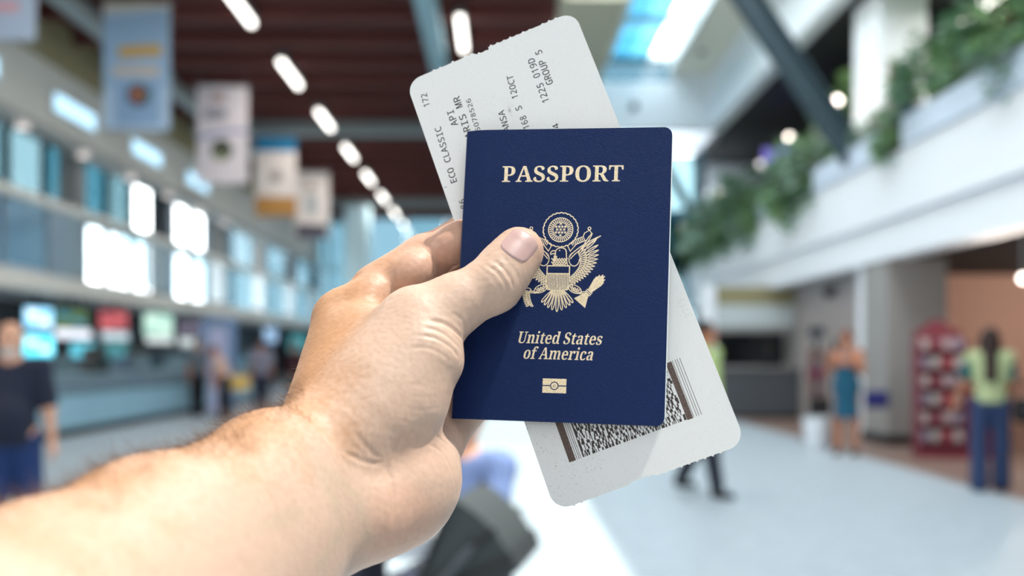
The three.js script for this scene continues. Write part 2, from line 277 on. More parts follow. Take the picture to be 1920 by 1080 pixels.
// ================================================================ LAMPS
const warmWhite = new THREE.Color(1, 0.95, 0.88), tubeGlow = glow(warmWhite, 3.2, 0xffffff);
{
  const make = (x, y, z, label, group, len = 2.25) => {
    const t = thing('tube_lamp', label, 'lamp', group, [x, y, z]);
    obj('housing', rbox(-0.1, 0.1, 0.02, 0.16, -len / 2, len / 2, 0.03), M.duct, t);
    obj('light_tube', new THREE.CapsuleGeometry(0.075, len - 0.15, 6, 12).rotateX(Math.PI / 2).translate(0, -0.03, 0), tubeGlow, t);
    for (const s of [-1, 1]) obj('hanger', bar(V(0, 0.16, s * len * 0.35), V(0, 0.24, s * len * 0.35), 0.012, 6), M.metal, t);
    lampLight(0.14, len - 0.2, warmWhite, 65, V(x, y - 0.13, z), V(x, 0, z));
  };
  const nth = ['nearest', 'second', 'third', 'fourth', 'fifth', 'sixth', 'seventh', 'eighth'];
  for (let k = 0; k < 8; k++) make(-5.33, 8.5, -20.2 - k * 4.93, nth[k] + ' tube lamp along the long ceiling row running down the hall', 'tube lamps of the long ceiling row');
  for (let k = 0; k < 3; k++) make(-5.33, 8.5, -15.2 + k * 4.93, ['third', 'second', 'first'][2 - k] + ' tube lamp of the long row above the camera, outside the frame', 'tube lamps nearer than the frame shows');
  for (let k = 0; k < 3; k++) make(-0.87, 8.5, -16.0 + k * 6, ['third', 'second', 'first'][k] + ' tube lamp by the blue beam above the camera, outside the frame', 'tube lamps nearer than the frame shows');
  make(-0.87, 8.5, -22.0, 'tube lamp hanging alone beside the pale blue ceiling beam');
  make(8.3, 7.45, -15.6, 'tube lamp under the dark ceiling above the balcony plants, top right', undefined, 5);
  // small round lamps
  const bulb = glow(new THREE.Color(1, 0.86, 0.76), 5.5, 0xffffff), spots = [[5.75, 5.75, -17.04, 'topmost'], [5.75, 5.75, -18.29, 'second'], [5.75, 5.74, -19.88, 'third'], [5.75, 5.63, -22.1, 'fourth, dimmer'], [5.75, 5.73, -26.5, 'lowest']];
  const put = (x, y, z, label, group, r, m, k = 1.2, up = 0.32) => { const t = thing('globe_lamp', label, 'lamp', group, [x, y, z]); obj('light_globe', new THREE.SphereGeometry(r, 18, 12), m, t); obj('stem', bar(V(0, Math.sign(up) * r * 0.9, 0), V(up < 0 ? 0.14 : 0, up, 0), 0.012, 6), M.metal, t);
    const l = new THREE.PointLight(new THREE.Color(1, 0.84, 0.7), k); l.name = 'lamp_light'; l.position.set(x, y, z); l.castShadow = true; scene.add(l); };
  const dim = glow(new THREE.Color(1, 0.86, 0.76), 0.7, 0xffffff);
  for (const [x, y, z, w] of spots) put(x, y, z, w + ' of the glowing round lamps on stems among the balcony plants', 'round lamps above the balcony plants', 0.065, w[4] === 't' && w.length > 8 ? dim : bulb, w.length > 8 ? 0.05 : 0.5, -1.34);
  put(6.5, 2.35, -12.4, 'round warm lamp hanging under the right balcony at the frame edge', undefined, 0.05, bulb, 2, 0.6);
  put(10.6, 2.4, -16.6, 'warm lamp under the right balcony behind the woman in lime', undefined, 0.1, bulb, 7, 0.55);
  const pale = glow(new THREE.Color(1, 0.92, 0.88), 0.75, 0x222222);
  for (let k = 0; k < 7; k++) { const z = -17.6 - k * 3; const t = thing('soffit_lamp', nth[k] + ' small pinkish lamp under the grey band above the left balcony', 'lamp', 'small lamps under the grey band', [-9.9, 6.14, z]); obj('light_disc', new THREE.CylinderGeometry(0.12, 0.14, 0.1, 18), pale, t); obj('ring', new THREE.TorusGeometry(0.15, 0.02, 8, 18).rotateX(Math.PI / 2), M.metal, t);
    const l = new THREE.PointLight(new THREE.Color(1, 0.9, 0.85), 0.12); l.name = 'lamp_light'; l.position.set(-9.9, 6.0, z); l.castShadow = true; scene.add(l); }
}
// ================================================================ HANGING BANNERS
{
  const W = 1.26, H = 2.46, sw = 256, sh = 500;
  const art = {
    a: (c) => { c.fillStyle = '#aebfd6'; c.fillRect(0, 0, sw, sh); c.fillStyle = '#26375c'; c.beginPath(); c.arc(110, 215, 70, 0, 7); c.fill(); c.fillStyle = '#8b4a3c'; c.beginPath(); c.arc(120, 200, 34, 0, 7); c.fill(); c.fillStyle = '#d8a0aa'; c.fillRect(60, 395, 150, 26); },
    b: (c) => { c.fillStyle = '#b4cee8'; c.fillRect(0, 0, sw, sh); c.fillStyle = '#dcd6c8'; c.beginPath(); c.moveTo(0, 0); c.lineTo(sw, 0); c.lineTo(sw, 22); c.lineTo(0, 44); c.fill(); c.fillStyle = '#a0c0de'; c.beginPath(); c.moveTo(0, 70); c.lineTo(sw, 30); c.lineTo(sw, 330); c.lineTo(0, 330); c.fill();
      c.fillStyle = '#d8aa44'; c.save(); c.translate(60, 176); c.rotate(-0.06); c.fillRect(0, 0, 164, 40); c.restore(); c.fillStyle = '#ccc4be'; c.fillRect(36, 246, 180, 44); c.fillStyle = '#90b0d4'; c.fillRect(48, 310, 170, 170); c.fillStyle = '#4a5870'; c.beginPath(); c.arc(136, 362, 46, 0, 7); c.fill(); c.fillStyle = '#b06a3a'; c.beginPath(); c.arc(132, 360, 26, 0, 7); c.fill(); c.fillStyle = '#3e6a52'; c.beginPath(); c.arc(168, 366, 15, 0, 7); c.fill(); },
    c: (c) => { c.fillStyle = '#f4e8ec'; c.fillRect(0, 0, sw, sh); c.fillStyle = '#c8a8a0'; c.fillRect(70, 40, 70, 40); c.fillStyle = '#a8a2ac'; c.fillRect(36, 120, 110, 54); c.fillStyle = '#b4b2d2'; c.beginPath(); c.moveTo(0, 260); c.quadraticCurveTo(140, 215, sw, 220); c.lineTo(sw, 240); c.quadraticCurveTo(130, 240, 0, 290); c.fill(); c.fillStyle = '#5d6450'; c.beginPath(); c.arc(124, 330, 54, 0, 7); c.fill(); c.fillStyle = '#3e4636'; c.beginPath(); c.arc(124, 316, 34, 0, 7); c.fill(); c.fillStyle = '#b3b592'; c.beginPath(); c.arc(120, 366, 24, 0, 7); c.fill(); },
    d: (c) => { c.fillStyle = '#f0e4de'; c.fillRect(0, 0, sw, sh); c.fillStyle = '#1f86b8'; c.fillRect(0, 0, sw, 92); c.fillStyle = '#a39a90'; c.beginPath(); c.arc(128, 250, 36, 0, 7); c.fill(); c.fillStyle = '#7f7468'; c.beginPath(); c.arc(132, 252, 20, 0, 7); c.fill(); c.fillStyle = '#bf8a48'; c.fillRect(0, 378, sw, 122); },
    e: (c) => { c.fillStyle = '#efe4df'; c.fillRect(0, 0, sw, sh); c.fillStyle = '#b5a48c'; c.beginPath(); c.arc(118, 110, 26, 0, 7); c.fill(); c.fillStyle = '#b9bdbd'; c.fillRect(80, 170, 90, 150); c.fillStyle = '#4e4a58'; c.fillRect(10, 395, 236, 105); },
  };
  const labels = { a: 'pale blue hanging banner with red lettering at the far left edge', b: 'blue hanging banner with a yellow bar and a round dark picture', c: 'pinkish white hanging banner with a dark green round picture', d: 'hanging banner with a blue top band and an orange bottom band', e: 'smallest pale hanging banner with a dark bottom band' };
  Object.keys(art).forEach((k, i) => {
    const z = [-13.6, -19.1, -25, -30.9, -36.8][i], t = thing('hanging_banner', labels[k], 'banner', 'banners hanging along the left of the hall', [-7, 5.7, z], i === 4 ? 0.25 : 0.06);
    const g = new THREE.BoxGeometry(W, H, 0.012, 10, 16, 1); const p = g.attributes.position; for (let q = 0; q < p.count; q++) p.setZ(q, p.getZ(q) + 0.02 * Math.sin(p.getX(q) * 4 + i) + 0.012 * Math.sin(p.getY(q) * 3)); g.computeVertexNormals(); g.translate(0, H / 2, 0);
    const side = std(0xcfd2d4, 0.8), face = std(0xffffff, 0.75, { map: canvasTex(sw, sh, art[k]) }); const m = obj('cloth', g, [side, side, side, side, face, face], t);
    obj('top_rod', bar(V(-W / 2 - 0.05, H, 0), V(W / 2 + 0.05, H, 0), 0.02), M.metal, t); obj('bottom_rod', bar(V(-W / 2 - 0.03, 0, 0), V(W / 2 + 0.03, 0, 0), 0.018), M.metal, t);
    for (const s of [-1, 1]) obj('cord', bar(V(s * W * 0.45, H, 0), V(s * W * 0.45, 3.2, 0), 0.006, 5), M.metal, t);
  });
}
// ================================================================ LEFT: SERVICE COUNTER AND SCREENS
{
  const t = thing('service_counter', 'long blue-grey service counter with glass top screen under left balcony', 'counter', undefined, [-7.3, 0, -22]);
  for (let k = 0; k < 9; k++) obj('front_panel', rbox(-0.03, 0.02, 0.16, 0.72, 8 - k * 1.8 - 1.77, 8 - k * 1.8, 0.008), M.counter, t);
  obj('upper_band', rbox(-0.06, 0.04, 0.75, 1.0, -8.2, 8, 0.01), M.counterTop, t); obj('worktop', rbox(-0.9, 0.1, 1.0, 1.06, -8.25, 8.05, 0.015), M.counterTop, t); obj('carcass', box(-0.85, -0.06, 0.1, 1.0, -8.2, 8), M.slate, t); obj('plinth', box(-0.8, -0.08, 0, 0.14, -8.15, 7.95), M.plinth, t);
  for (let k = 0; k < 8; k++) obj('glass_screen', box(-0.12, -0.11, 1.07, 1.4, 7.9 - k * 2 - 1.92, 7.9 - k * 2), glass(0.7, 0.9, 0.95), t);
  const spots = [[-19.0, 'black till on the counter, nearest', 0x16181a], [-21.2, 'black till on the counter, second along', 0x101214], [-25.5, 'grey till on the counter, third along', 0x5a7078], [-28, 'dark blue till on the counter, farthest', 0x2c3458]];
  for (const [z, l, c] of spots) { const m = std(c, 0.5), q = thing('till', l, 'till', undefined, [-7.75, 1.06, z], 0.6); obj('base', rbox(-0.2, 0.2, 0, 0.1, -0.2, 0.2, 0.02), m, q); obj('stand', rbox(-0.03, 0.03, 0.1, 0.3, -0.03, 0.03, 0.01), m, q); obj('monitor', rbox(-0.22, 0.22, 0.2, 0.5, -0.03, 0.02, 0.02).rotateX(-0.2), m, q); }
  const list = [ // z, length, y, height, base colour, accent, strength, label
    [-20.45, 1.15, 2.15, 0.42, '#8fd0f4', '#e8f6ff', 1.3, 'bright pale blue menu screen, upper of two at the left end'],
    [-20.45, 1.2, 1.58, 0.42, '#5fe0fa', '#c8fbff', 1.6, 'bright cyan screen, lower of two at the left end'],
    [-22.0, 1.5, 2.2, 0.4, '#5c7c4c', '#2a7fae', 0.6, 'green and blue menu picture above the counter'], [-22.1, 1.7, 1.86, 0.22, '#d6dce8', '#f2f4fa', 0.95, 'white menu strip below the green and blue picture'], [-22.6, 1.1, 1.5, 0.34, '#6fd8ec', '#3c9fb8', 0.8, 'small cyan screen right of the large cyan one'],
    [-24.4, 1.5, 2.24, 0.42, '#cc6064', '#7a2c40', 0.75, 'red menu picture above the counter'], [-24.5, 1.5, 1.86, 0.22, '#b8ccd6', '#dce8ee', 0.75, 'pale menu strip below the red picture'], [-24.6, 1.4, 1.5, 0.4, '#4aa0a8', '#6ec4c8', 0.4, 'teal screen below the red picture and its strip'],
    [-27.6, 1.9, 2.24, 0.6, '#b4e0d0', '#e4fff0', 0.75, 'mint green menu screen above the counter'], [-27.7, 1.8, 1.82, 0.2, '#d2dede', '#eef2ee', 0.75, 'white strip below the mint green screen'],
    [-30.3, 1.7, 2.2, 0.44, '#82788e', '#5e5870', 0.4, 'mauve menu picture above the counter'], [-30.4, 1.7, 1.78, 0.26, '#c4d0d2', '#e4eaea', 0.7, 'white strip below the mauve picture'],
    [-32.7, 1.8, 2.2, 0.5, '#8ea8d2', '#b2c6e2', 0.6, 'pale blue menu picture at the right end of the row'], [-32.8, 1.8, 1.76, 0.28, '#ccd8d8', '#eaf0f0', 0.75, 'white strip at the right end of the menu row'],
    [-41, 1.6, 2.2, 0.6, '#86aed8', '#cfe4f8', 0.7, 'pale blue round-cornered screen beyond the menu row, above the people'], [-46.5, 2.4, 1.9, 0.8, '#5eb8c0', '#3c8890', 0.5, 'teal screen far down under the left balcony'],
  ];
  for (const [z0, w0, y0, h0, c1, c2, k, l] of list) { const z = z0 * 1.084, w = w0 * 0.78, y = 1.4 + (y0 - 1.4) * 1.084, h = h0 * 1.08;
    const q = thing('menu_screen', l, 'screen', undefined, [-10.3, y - h / 2, z], Math.PI / 2 - 0.25);
    obj('casing', rbox(-w / 2 - 0.03, w / 2 + 0.03, -0.03, h + 0.03, -0.08, 0, 0.02), M.black, q);
    const g = new THREE.PlaneGeometry(w, h); g.translate(0, h / 2, 0.003);
    const tx = canvasTex(64, 32, (c) => { c.fillStyle = c1; c.fillRect(0, 0, 64, 32); c.fillStyle = c2; c.fillRect(6, 5, 24, 9); c.fillRect(36, 17, 22, 9); });
    obj('screen', g, new THREE.MeshStandardMaterial({ color: 0x111111, roughness: 0.4, emissive: 0xffffff, emissiveMap: tx, emissiveIntensity: k }), q);
    obj('bracket', rbox(-0.03, 0.03, h, 2.76 - (y - h / 2), -0.05, -0.02, 0.005), M.slate, q);
    const l2 = new THREE.RectAreaLight(new THREE.Color(c1), k * 0.8, w, h); l2.name = 'screen_light'; l2.position.set(-10.3 + 0.05, y, z + 0.02); l2.lookAt(0, y, z + 2.4); scene.add(l2);
  }
  { const q = thing('roller_banner', 'tall lilac-white roller banner standing at the far end of the counter', 'banner', undefined, [-6.35, 0, -22.3], 0.2); obj('sheet', rbox(-0.2, 0.2, 0.06, 2.0, -0.01, 0.01, 0.005), std(srgb(176, 180, 212), 0.7), q); obj('base', rbox(-0.23, 0.23, 0, 0.07, -0.12, 0.12, 0.02), M.metal, q); obj('top_rail', rbox(-0.21, 0.21, 2.0, 2.03, -0.02, 0.02, 0.005), M.metal, q); }
  { const q = thing('roller_banner', 'blue-grey roller banner standing behind the lilac one', 'banner', undefined, [-7.2, 0, -25.5], 0.2); obj('sheet', rbox(-0.42, 0.42, 0.06, 2.35, -0.01, 0.01, 0.005), std(srgb(120, 146, 184), 0.7), q); obj('base', rbox(-0.45, 0.45, 0, 0.07, -0.14, 0.14, 0.02), M.metal, q); }
}
// ================================================================ RIGHT: KIOSK, DISPLAY, BIN
{
  const t = thing('kiosk', 'dark grey kiosk counter with a black serving window behind the vest wearer', 'kiosk', undefined, [5.7, 0, -21.8]);
  obj('counter_front', rbox(-0.95, 0.85, 0.08, 1.08, -0.6, 0, 0.02), M.slate, t); obj('counter_top', rbox(-1.0, 0.9, 1.08, 1.13, -0.65, 0.06, 0.015), M.grey, t); obj('plinth', box(-0.93, 0.83, 0, 0.08, -0.58, -0.04), M.black, t);
  obj('back_panel', box(-0.95, 0.85, 1.13, 2.95, -1.4, -1.3), M.black, t); obj('side_post', rbox(-1.25, -0.95, 0, 2.95, -0.6, -0.2, 0.02), M.white, t); obj('side_post', rbox(0.8, 0.86, 0, 2.95, -0.6, -0.2, 0.02), M.grey, t);
  obj('header', rbox(-0.95, 0.85, 2.02, 2.5, -0.5, -0.3, 0.03), M.frame, t); obj('top_band', rbox(-0.95, 0.85, 2.5, 2.92, -0.45, -0.3, 0.02), M.khaki, t); obj('window_glass', box(-0.6, 0.7, 1.2, 1.95, -0.75, -0.74), glass(0.5, 0.6, 0.65), t); obj('shelf', box(-0.95, 0.85, 1.9, 2.02, -0.7, -0.3), M.grey, t);
}
{
  const t = thing('display_rack', 'tall dark red display rack of packets beside the grey pillar', 'display rack', undefined, [5.98, 0, -13.5], -0.15);
  obj('back_panel', rbox(-0.3, 0.32, 0.05, 1.75, -0.3, -0.27, 0.01), M.red, t); for (const s of [-0.31, 0.31]) obj('side_panel', rbox(s - 0.015, s + 0.015, 0, 1.6, -0.3, 0.05, 0.01), M.red, t); obj('base', rbox(-0.33, 0.6, 0, 0.12, -0.3, 0.12, 0.01), M.red, t);
  obj('crest', new THREE.CylinderGeometry(0.2, 0.2, 0.03, 24).rotateX(Math.PI / 2).translate(0, 1.68, -0.28), M.red, t);
  obj('side_bin', rbox(0.33, 0.62, 0.1, 0.95, -0.25, 0.05, 0.02), std(srgb(120, 30, 46), 0.6), t);
  const cols = [0x8a8294, 0xa6a09e, 0x9c3a48, 0xb0a4a4, 0x7c3040, 0xa89498];
  for (let k = 0; k < 6; k++) { obj('shelf', rbox(-0.3, 0.3, 0.2 + k * 0.25, 0.22 + k * 0.25, -0.28, 0.04, 0.006), M.red, t); }
  for (let k = 0; k < 6; k++) for (let j = 0; j < 4; j++) { const c = std(cols[(k * 3 + j) % 6], 0.6); const x = -0.22 + j * 0.145; tag(Object.assign(obj('packet', rbox(-0.06, 0.06, 0, 0.15, -0.05, 0.05, 0.015), c), {}), `packet on the red display rack, shelf ${['at the bottom', 'second from bottom', 'third from bottom', 'third from top', 'second from top', 'at the top'][k]}, ${['leftmost', 'second from left', 'second from right', 'rightmost'][j]}`, 'packet', 'packets on the red display rack'); const m = scene.children[scene.children.length - 1]; m.position.set(5.98 + x * Math.cos(0.15) , 0.221 + k * 0.25, -13.55 + x * 0.15); m.rotation.y = -0.15; }
}
{ const q = thing('waste_bin', 'white waste bin on the floor left of the woman in teal', 'bin', undefined, [4.72, 0, -14.9]); obj('body', new THREE.LatheGeometry([[0, 0], [0.17, 0], [0.2, 0.45], [0.19, 0.46], [0.16, 0.05], [0, 0.04]].map((p) => new THREE.Vector2(...p)), 20), M.white, q); obj('rim', new THREE.TorusGeometry(0.2, 0.012, 8, 24).rotateX(Math.PI / 2).translate(0, 0.45, 0), M.frame, q); }
{ const q = thing('wooden_stand', 'narrow red-brown wooden stand left of the woman in teal', 'stand', undefined, [5.15, 0, -16.2], 0.2); for (const s of [-0.12, 0.12]) obj('upright', rbox(s - 0.03, s + 0.03, 0, 1.5, -0.03, 0.03, 0.01), M.brown, q); for (let k = 0; k < 4; k++) obj('rung', rbox(-0.12, 0.12, 0.3 + k * 0.36, 0.36 + k * 0.36, -0.02, 0.02, 0.008), M.brown, q); obj('foot', rbox(-0.2, 0.2, 0, 0.05, -0.2, 0.2, 0.015), M.brown, q); }
{ const q = thing('shoulder_bag', 'black bag hooked on the brown wooden stand', 'bag', undefined, [5.12, 0.42, -16.02]); obj('pouch', rbox(-0.17, 0.17, 0, 0.28, -0.08, 0.08, 0.06), M.black, q); obj('strap', new THREE.TorusGeometry(0.12, 0.012, 8, 18, Math.PI).translate(0, 0.26, 0), M.black, q); }
{ const q = thing('pole_stand', 'thin dark stand with a purple panel in front of the grey inner wall', 'stand', undefined, [6.2, 0, -19.6]); obj('pole', bar(V(0, 0.02, 0), V(0, 1.95, 0), 0.05), M.slate, q); obj('head', rbox(-0.16, 0.16, 1.75, 1.95, -0.05, 0.05, 0.03), M.slate, q); obj('panel', rbox(-0.2, 0.2, 0.9, 1.15, 0.03, 0.07, 0.02), std(srgb(110, 40, 96), 0.6), q); obj('foot', new THREE.CylinderGeometry(0.2, 0.22, 0.04, 20).translate(0, 0.02, 0), M.slate, q); }
{ const q = thing('wall_camera', 'small dark camera dome high on the grey wall left of the white post', 'camera', undefined, [6.5, 2.62, -19.5]); obj('mount', rbox(-0.05, 0.05, 0, 0.12, -0.07, 0.07, 0.02), M.dark, q); obj('dome', new THREE.SphereGeometry(0.11, 18, 12).translate(-0.08, 0, 0), M.black, q); }
{ const q = thing('lit_sign', 'violet and blue lit sign behind the plants on the right balcony', 'sign', undefined, [7.3, 6.35, -26], -0.2); obj('box', rbox(-0.5, 0.55, 0, 0.5, -0.1, 0, 0.03), M.black, q); obj('sign_face', rbox(-0.46, 0.1, 0.04, 0.46, -0.01, 0.01, 0.005), glow(new THREE.Color(0.2, 0.16, 0.62), 0.7, 0x222244), q); obj('sign_face', rbox(0.1, 0.51, 0.04, 0.46, -0.01, 0.01, 0.005), glow(new THREE.Color(0.1, 0.24, 0.62), 0.6, 0x222244), q); obj('leg', bar(V(0, -2.97, -0.05), V(0, 0.02, -0.05), 0.04), M.dark, q); lampLight(0.9, 0.4, new THREE.Color(0.3, 0.3, 1), 0.6, V(7.28, 6.6, -25.93), V(6, 6.6, -18)); }
// ================================================================ PLANTERS AND PLANTS ON THE RIGHT PARAPET
function leafCluster(n, spread, len, droop, seedN) {
  const old = seed; seed = seedN; const P = [], I = [];
  for (let i = 0; i < n; i++) {
    const th = rnd() * 6.283, r = Math.sqrt(rnd()) * spread, h = rnd(), y = droop ? -h * droop * (0.4 + 0.6 * rnd()) : h * spread * 1.5 + 0.05, c = V(Math.cos(th) * r * (1 - 0.35 * h), y, Math.sin(th) * r * (1 - 0.35 * h));
    const dir = V(Math.cos(th + rr(-0.8, 0.8)), droop ? rr(-1, 0.2) : rr(-0.25, 0.9), Math.sin(th + rr(-0.8, 0.8))).normalize(), side = V(0, 1, 0).cross(dir).normalize().applyAxisAngle(dir, rr(-0.9, 0.9)), L = len * rr(0.6, 1.3), w = L * rr(0.2, 0.32), b = P.length / 3, nrm = dir.clone().cross(side).normalize();
    const pt = (t, s, q) => { const v = c.clone().addScaledVector(dir, t * L).addScaledVector(side, s * w).addScaledVector(nrm, q * L); v.y -= 0.25 * t * t * L; P.push(v.x, v.y, v.z); };
    pt(0, 0, 0); pt(0.35, -1, 0.06); pt(0.4, 0, 0); pt(0.35, 1, 0.06); pt(0.75, -0.7, 0.04); pt(0.75, 0.7, 0.04); pt(1, 0, -0.05);
    I.push(b, b + 1, b + 2, b, b + 2, b + 3, b + 1, b + 4, b + 2, b + 2, b + 5, b + 3, b + 4, b + 6, b + 2, b + 2, b + 6, b + 5);
  }
  seed = old; const g = new THREE.BufferGeometry(); g.setAttribute('position', new THREE.Float32BufferAttribute(P, 3)); g.setIndex(I); g.computeVertexNormals(); return g;
}
{
  const lm = (r, g, b) => new THREE.MeshPhysicalMaterial({ color: srgb(r, g, b), roughness: 0.6, transmission: 0.3, thickness: 0, side: THREE.DoubleSide }), green = [lm(112, 150, 108), lm(134, 172, 112), lm(96, 134, 102), lm(140, 168, 150)];
  const up = [11, 12, 13, 14].map((s, i) => leafCluster(190, 0.6 + 0.08 * i, 0.22 + 0.03 * i, 0, s)), down = [21, 22, 23].map((s) => leafCluster(170, 0.42, 0.19, 0.9, s));
  const nth = 'nearest,second,third,fourth,fifth,sixth,seventh,eighth,ninth,tenth,eleventh,twelfth,thirteenth,fourteenth,fifteenth,sixteenth,seventeenth,eighteenth,nineteenth,farthest'.split(',');
  const plant = (label, group, x, y, z, u, dn, sc, turn, m, m2) => {
    const t = thing('leafy_plant', label, 'plant', group, [x, y, z], turn);
    const f = obj('foliage', up[u], green[m], t); f.scale.setScalar(sc); if (dn >= 0) { const d = obj('trailing_foliage', down[dn], green[m2], t); d.scale.set(sc * 1.1, sc, sc * 1.1); d.position.set(-0.18, 0.25, 0); }
    for (let k = 0; k < 5; k++) obj('stem', bar(V(rr(-0.1, 0.1), -0.05, rr(-0.1, 0.1)), V(rr(-0.4, 0.4) * sc, sc * rr(0.5, 0.8), rr(-0.4, 0.4) * sc), 0.012, 5), M.brown, t);
    obj('root_ball', new THREE.SphereGeometry(0.16, 12, 8).scale(1, 0.5, 1).translate(0, 0.02, 0), M.soil, t);
  };
  const planter = (label, z0, z1) => { const t = thing('planter_box', label, 'planter', 'planter boxes on the right parapet', [6.02, 4.42, (z0 + z1) / 2]); const L = Math.abs(z1 - z0) / 2; obj('side', rbox(-0.22, -0.18, 0, 0.42, -L, L, 0.01), M.planter, t); obj('side', rbox(0.18, 0.22, 0, 0.42, -L, L, 0.01), M.planter, t); for (const s of [-1, 1]) obj('end_panel', rbox(-0.18, 0.18, 0, 0.42, s * L - 0.02, s * L + 0.02, 0.01), M.planter, t); obj('soil', box(-0.18, 0.18, 0.05, 0.36, -L + 0.02, L - 0.02), M.soil, t); };
  planter('pale blue planter box on the right parapet, nearest the camera at frame edge', -10.4, -14.45);
  planter('pale blue planter box on the right parapet, middle one below the upper column', -15.5, -18.6);
  planter('small pale planter box on the right parapet, farthest of the three clear ones', -20.6, -22.6);
  const g1 = 'plants in the nearest balcony planter', g2 = 'plants in the middle balcony planter', g3 = 'plants trailing over the far parapet', g4 = 'plants between the balcony planters';
  for (let k = 0; k < 7; k++) plant(nth[k] + ' bushy green plant in the planter at the top right frame edge', g1, rr(6.0, 6.3), 4.8, -10.8 - k * 0.6, k % 4, k % 3 === 1 ? 0 : -1, rr(0.62, 0.95), rr(0, 6), k % 3, 3);
  for (let k = 0; k < 5; k++) plant(nth[k] + ' low green plant in the middle balcony planter below the white column', g2, rr(5.95, 6.25), 4.78, -15.8 - k * 0.62, (k + 1) % 4, -1, rr(0.3, 0.45), rr(0, 6), (k + 2) % 4, 3);
  for (let k = 0; k < 6; k++) plant(nth[k] + ' green plant spilling over the parapet beside the middle planter', g4, rr(5.85, 6.1), 4.45, k < 2 ? -14.75 - k * 0.4 : -18.9 - (k - 2) * 0.5, k % 4, k % 3, k < 2 ? 0.5 : rr(0.75, 0.95), rr(0, 6), (k + 1) % 4, k % 2);
  for (let k = 0; k < 20; k++) plant(nth[k] + ' trailing green plant on the parapet left of the farthest pale planter', g3, rr(5.8, 6.2), 4.42, -22.6 - k * 0.5, k % 4, k % 3, rr(0.75, 1.2), rr(0, 6), k % 4, (k + 1) % 4);
  // taller plant in a pot behind the column on the upper floor
  for (const [x, z, l] of [[8.2, -20.5, 'tall bright green plant standing behind the balcony lamps'], [9.6, -15.2, 'tall dark green plant behind the nearest planter at right edge']]) plant(l, undefined, x, 3.38 + 1.2, z, 3, -1, 2.0, 1, 1, 0);
}
